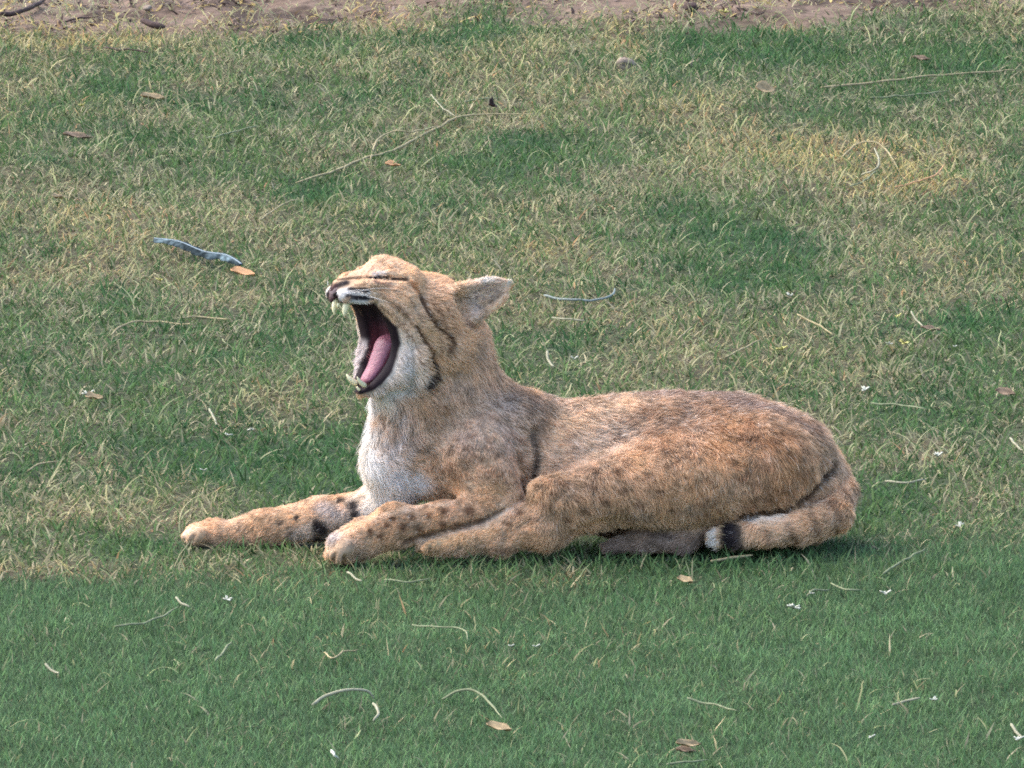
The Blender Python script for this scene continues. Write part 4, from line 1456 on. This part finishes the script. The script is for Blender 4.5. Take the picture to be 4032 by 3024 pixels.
stem('grey curved strip lying behind the bobcat ear', [(1175, 640), (1230, 646), (1280, 646), (1322, 636), (1328, 622, .02)], .0024, material('grey_strip', (.16, .19, .17), rough=.6, noise_scale=80, noise_amt=.3))
stem('pale straw behind the bobcat neck, below the grey curved strip', [(1192, 686), (1225, 690), (1264, 692)], .0017, m_straw_w)
stem('long diagonal straw behind the back, falling to the right', [(1722, 680, .03), (1760, 700, .02), (1800, 722)], .0018, m_straw)
stem('diagonal straw behind the back, rising to the right', [(1566, 768), (1605, 752), (1642, 734, .02)], .0018, m_straw)
stem('short slanted straw behind the back, near the middle of the lawn', [(1463, 730), (1496, 698, .025)], .0016, m_straw)
stem('short straw standing by the yellow blossoms on the right', [(1968, 676, .03), (1978, 692, .02), (1996, 708)], .0018, m_straw_w)
stem('pale hooked blade behind the shoulder of the bobcat', [(1182, 756, .026), (1184, 772, .018), (1196, 790, .012)], .0026, m_straw_w)
stem('pale blade lying flat on the lawn right of the rump', [(1882, 872), (1945, 876), (2000, 884)], .0019, m_straw_g)
stem('bleached straw lying right of the tail bend', [(1912, 1036), (1960, 1040), (2000, 1034)], .0021, m_straw_w)
stem('curved pale blade at the right edge beside the rump', [(2182, 938, .026), (2192, 958, .02), (2210, 974)], .0022, m_straw_w)
stem('straight green straw slanting on the near lawn below the tail bend', [(1908, 1238), (1950, 1212), (1998, 1186, .02)], .0021, m_straw_g)
stem('curved straw hook on the near right lawn', [(1742, 1290), (1760, 1276, .022), (1792, 1274)], .0017, m_straw_g)
stem('wavy thin straw right of the curved straw hook', [(1795, 1258, .02), (1830, 1274), (1862, 1272)], .0015, m_straw_g)
stem('pale broken straw lying under the tail tip', [(1536, 1212), (1580, 1205), (1626, 1200)], .0024, m_straw, h=.012)
stem('pale straw standing against the far foreleg', [(612, 1082, .030), (618, 1092, .02), (622, 1100)], .0019, m_straw_w)
stem('bent white straw on the near left lawn', [(380, 1292, .024), (392, 1306, .018), (410, 1314)], .0020, m_straw_w)
stem('long curved straw below the bent white straw', [(248, 1358), (300, 1352), (350, 1336), (385, 1312)], .0019, m_straw_g)
stem('straight slanted straw on the near left lawn', [(465, 1432), (482, 1412, .02), (500, 1390, .026)], .0020, m_straw_g)
stem('short dark edged straw near the left edge of the near lawn', [(98, 1435, .02), (112, 1446), (128, 1452)], .0021, m_straw_w)
stem('large arched bleached stem on the near lawn', [(675, 1526, .012), (700, 1508, .02), (750, 1492, .03), (792, 1496, .024), (808, 1512, .012)], .0027, m_straw_w)
stem('hooked end piece beside the large arched bleached stem', [(806, 1520, .018), (818, 1540, .02), (806, 1558, .014)], .0024, m_straw_w)
stem('second arched stem on the near lawn beside the tan leaf', [(955, 1512, .012), (990, 1496, .024), (1025, 1496, .026), (1055, 1514, .02), (1085, 1548, .01)], .0021, m_straw_g)
stem('thin straight straw on the near lawn right of the middle', [(1484, 1512, .02), (1530, 1522), (1592, 1534)], .0019, m_straw_g)
stem('short pale straw on the near right lawn', [(1928, 1522), (1955, 1518), (1988, 1510, .02)], .0023, m_straw_w)
stem('pale straw lying below the brown and white leaf', [(1440, 1648), (1490, 1644), (1530, 1638)], .0017, m_straw_g)
stem('small bright white curl at the bottom of the lawn', [(716, 1610, .02), (722, 1622, .024), (732, 1632, .014)], .0024, m_petal)
stem('bent broken straw in the middle of the near lawn', [(890, 1358), (940, 1364), (1000, 1370), (1010, 1392)], .0015, m_straw_g)
stem('twig like straw with a fork on the near lawn', [(700, 1418), (720, 1430, .022), (745, 1416, .016), (775, 1410)], .0015, m_straw)
stem('slanted pale straw right under the near forepaw', [(750, 1234, .02), (766, 1248, .016), (782, 1256)], .0019, m_straw_w)
stem('flat straw on the near lawn under the hind foot', [(830, 1252), (880, 1256), (930, 1250)], .0016, m_straw_g)
stem('pale straw near the bottom right corner', [(2184, 1566, .026), (2196, 1584, .018), (2208, 1594)], .0026, m_straw_w)
stem('tan straw at the left edge, level with the bobcat chest', [(60, 1010), (85, 998), (130, 990)], .0018, m_straw)
stem('pale bent straw left of the bobcat chest', [(452, 878, .024), (462, 896, .02), (468, 914, .012)], .0020, m_straw_w)
stem('pale straw left of the muzzle in the middle lawn', [(392, 690, .014), (430, 684), (500, 690)], .0018, m_straw)
stem('long grey straw on the left lawn, running toward the muzzle', [(240, 728), (270, 706, .02), (330, 702), (420, 708)], .0019, m_straw)
# leaves
leaf('small curled orange leaf beside the tip of the blue grey feather', 524, 585, .040, .019, -.35, m_leaf_or, h=.020)
leaf('flat tan leaf lying near the top right of the lawn', 1652, 200, .038, .026, .5, m_leaf_tan, h=.022, tilt=.7)
leaf('dark maroon crumpled leaf at the end of the long pale stem', 1061, 222, .022, .018, 1.1, m_leaf_dk, curl=.9, tilt=.9, h=.02)
leaf('tan and orange leaf on the near lawn under the second arched stem', 1078, 1568, .034, .016, -.4, m_leaf_tan, h=.020)
leaf('brown and white curled leaf at the bottom right of the lawn', 1486, 1604, .034, .013, .45, m_leaf_tan, h=.022, tilt=.5)
leaf('darker brown leaf tucked under the curled brown and white leaf', 1482, 1618, .026, .014, .2, m_leaf_br, h=.012, tilt=.3)
leaf('small orange leaf below the long pale stem', 848, 356, .026, .015, .3, m_leaf_or, h=.016)
leaf('pale tan leaf beside a white petal on the left lawn', 203, 858, .026, .017, .2, m_leaf_tan, h=.018)
leaf('pale tan leaf in the warm straw near the left edge', 128, 420, .028, .016, .8, m_leaf_tan, h=.016)
leaf('long faded leaf in the upper left lawn', 330, 212, .044, .020, .35, m_leaf_tan, h=.016)
leaf('faded leaf below the long faded leaf in the upper left lawn', 168, 300, .05, .018, .15, m_leaf_br, h=.014)
leaf('brown dead leaf at the right edge behind the rump', 2172, 850, .030, .014, -.3, m_leaf_br, h=.016, tilt=.6)
leaf('brown fallen leaf on the upper right lawn below the bare soil', 1990, 128, .032, .014, .1, m_leaf_br, h=.014)
leaf('reddish leaf on the right lawn behind the back', 2010, 712, .030, .010, .1, m_leaf_br, h=.014)
leaf('small tan leaf in front of the thigh on the near lawn', 1480, 1254, .024, .014, -.5, m_leaf_tan, h=.017)
leaf('rust coloured leaf standing upright on the bare soil at the top', 1458, 14, .034, .022, 1.4, m_leaf_or, tilt=1.2, h=.03)
# petals, flecks
petals('bright white chip behind the back on the right lawn', 1707, 641, 3, .011, seed=2)
petals('largest pale yellow blossom on the near right lawn', 1715, 1314, 6, .012, seed=3)
petals('small white fleck just above the largest pale blossom', 1752, 1283, 3, .006, seed=4)
petals('split white petal right of the wavy straw on the near lawn', 1913, 1285, 4, .010, seed=5)
petals('white petal standing on the lawn right of the rump', 2025, 990, 3, .013, seed=6)
petals('round whitish fleck left of the yellow blossom', 1919, 743, 5, .008, seed=7)
petals('small whitish fleck right of the yellow blossom', 2064, 750, 4, .006, seed=8)
petals('white fleck beside the short pale straw on the near right lawn', 2016, 1516, 4, .009, seed=9)
petals('white curl of petals on the near left lawn', 491, 1298, 4, .009, seed=10)
petals('tiny white fleck near the middle of the near lawn', 1157, 1404, 2, .007, seed=11)
petals('tiny white fleck on the near lawn below the hind foot', 1104, 1404, 2, .006, seed=12)
petals('pale fleck at the bottom right of the near lawn', 1881, 1590, 3, .008, seed=13)
petals('white fleck in the bottom right corner', 2200, 1600, 4, .010, seed=14)
petals('whitish fleck beside the pale bent straw left of the chest', 492, 934, 4, .008, seed=15)
petals('round pale fleck left of the white chest', 542, 925, 5, .007, seed=16)
petals('pale petal on the left lawn beside the tan leaf', 190, 855, 3, .012, seed=17)
petals('small white fleck left of the chest in dark grass', 440, 1018, 2, .008, seed=18)
petals('pale petal behind the shoulder, right of the hooked blade', 1240, 775, 2, .010, seed=19)
petals('pale petal behind the rump near the straw patch', 1868, 842, 3, .010, seed=20)
petals('pale petal in the dry patch at the right edge', 2072, 1138, 4, .009, m_petal, seed=21)
petals('yellow blossom on the right lawn behind the back', 1955, 742, 6, .011, m_petal_y, 'blossom', 'blossom', 'yellow blossoms on the lawn', seed=22)
petals('smaller yellow blossom above the one behind the back', 1940, 690, 4, .008, m_petal_y, 'blossom', 'blossom', 'yellow blossoms on the lawn', seed=23)
petals('yellow blossom left of the muzzle, under the feather', 346, 603, 4, .009, m_petal_y, 'blossom', 'blossom', 'yellow blossoms on the lawn', seed=24)
petals('yellow blossom in dark grass at the upper left', 177, 231, 4, .009, m_petal_y, 'blossom', 'blossom', 'yellow blossoms on the lawn', seed=25)
petals('yellow blossom on the bare soil edge at the top right', 1566, 27, 4, .012, m_petal_y, 'blossom', 'blossom', 'yellow blossoms on the lawn', h=.03, seed=26)
petals('pale yellow petal behind the back, beside the diagonal straw', 1690, 752, 4, .010, m_petal_y, 'blossom', 'blossom', 'yellow blossoms on the lawn', seed=27)
# stones, bark
lump('grey clod with a dark hollow on the upper lawn', 1352, 142, .018, .014, .013, m_stone, 'clod', 'clod', seed=3, hollow=.85, h=.005)
lump('small dark stone on the bare soil at the top', 1492, 22, .014, .012, .008, m_bark, 'pebble', 'stone', 'stones on the bare soil', seed=5, h=.008)
lump('tiny pale stone above the dark bark chip', 318, 17, .008, .007, .005, m_stone, 'pebble', 'stone', 'stones on the bare soil', seed=9, h=.008)
def bark(label, pts, w):
    P = np.array([gp(*p) for p in pts])
    c0 = P[0].copy()
    path = smoothpath(P - c0, 12)
    rr = w * np.interp(np.linspace(0, 1, 12), [0, .2, .75, 1], [.25, .8, 1.1, .5])
    o = tube_mesh('bark_chip', path, rr, m_bark, None, ns=9, flat=(np.array([0, 0, 1.0]), .55))
    o.location = c0
    return tag(o, label, 'bark')
bark('dark bark chip lying where the bare soil meets the grass at the top left', [(305, 42, .026), (328, 50, .022), (356, 56, .018)], .010)
# feather
fe = empty('feather', gp(335, 512, .02))
tag(fe, 'long blue grey feather lying on the lawn left of the bobcat head', 'feather')
FP = np.array([gp(333, 512, .022), gp(385, 520, .026), gp(440, 540, .024), gp(490, 550, .022), gp(522, 566, .016)]) - np.array(fe.location)
fpath = smoothpath(FP, 30)
tube_mesh('quill', fpath, np.linspace(.0007, .0014, 30), m_quill, fe, ns=6)
wv_ = np.interp(np.linspace(0, 1, 30), [0, .08, .3, .6, .85, 1], [.002, .008, .010, .009, .007, .003])
V, Fc = [], []
for i in range(30):
    up_ = np.array([.12, -.55, .83])
    t_ = fpath[min(i + 1, 29)] - fpath[max(i - 1, 0)]
    t_ /= np.linalg.norm(t_)
    sd_ = np.cross(t_, up_)
    sd_ /= np.linalg.norm(sd_)
    for v in (-1, -.5, 0, .5, 1):
        jag = 1 + wr.uniform(-.35, .35) * abs(v)
        V.append(fpath[i] + sd_ * (v * wv_[i] * jag) - np.array([0, 0, .004]) * v * v + np.array([0, 0, .0004]))
for i in range(29):
    for j in range(4):
        a = i * 5 + j
        Fc.append((a, a + 1, a + 6, a + 5))
fcol = np.repeat(np.interp(np.linspace(0, 1, 30), [0, .12, .3, .45, .6, .75, .88, 1], [.055, .13, .045, .030, .075, .15, .06, .02]), 5)[:, None] * np.array([.72, 1.0, 1.12])
fcol = fcol * rng.normal(1, .25, len(fcol)).clip(.5, 1.5)[:, None]
vane = mesh_from('vane', np.array(V), np.array(Fc).ravel(), [4] * len(Fc), m_feather, parent=fe, col=fcol)
md = vane.modifiers.new('thick', 'SOLIDIFY')
md.thickness = .0008
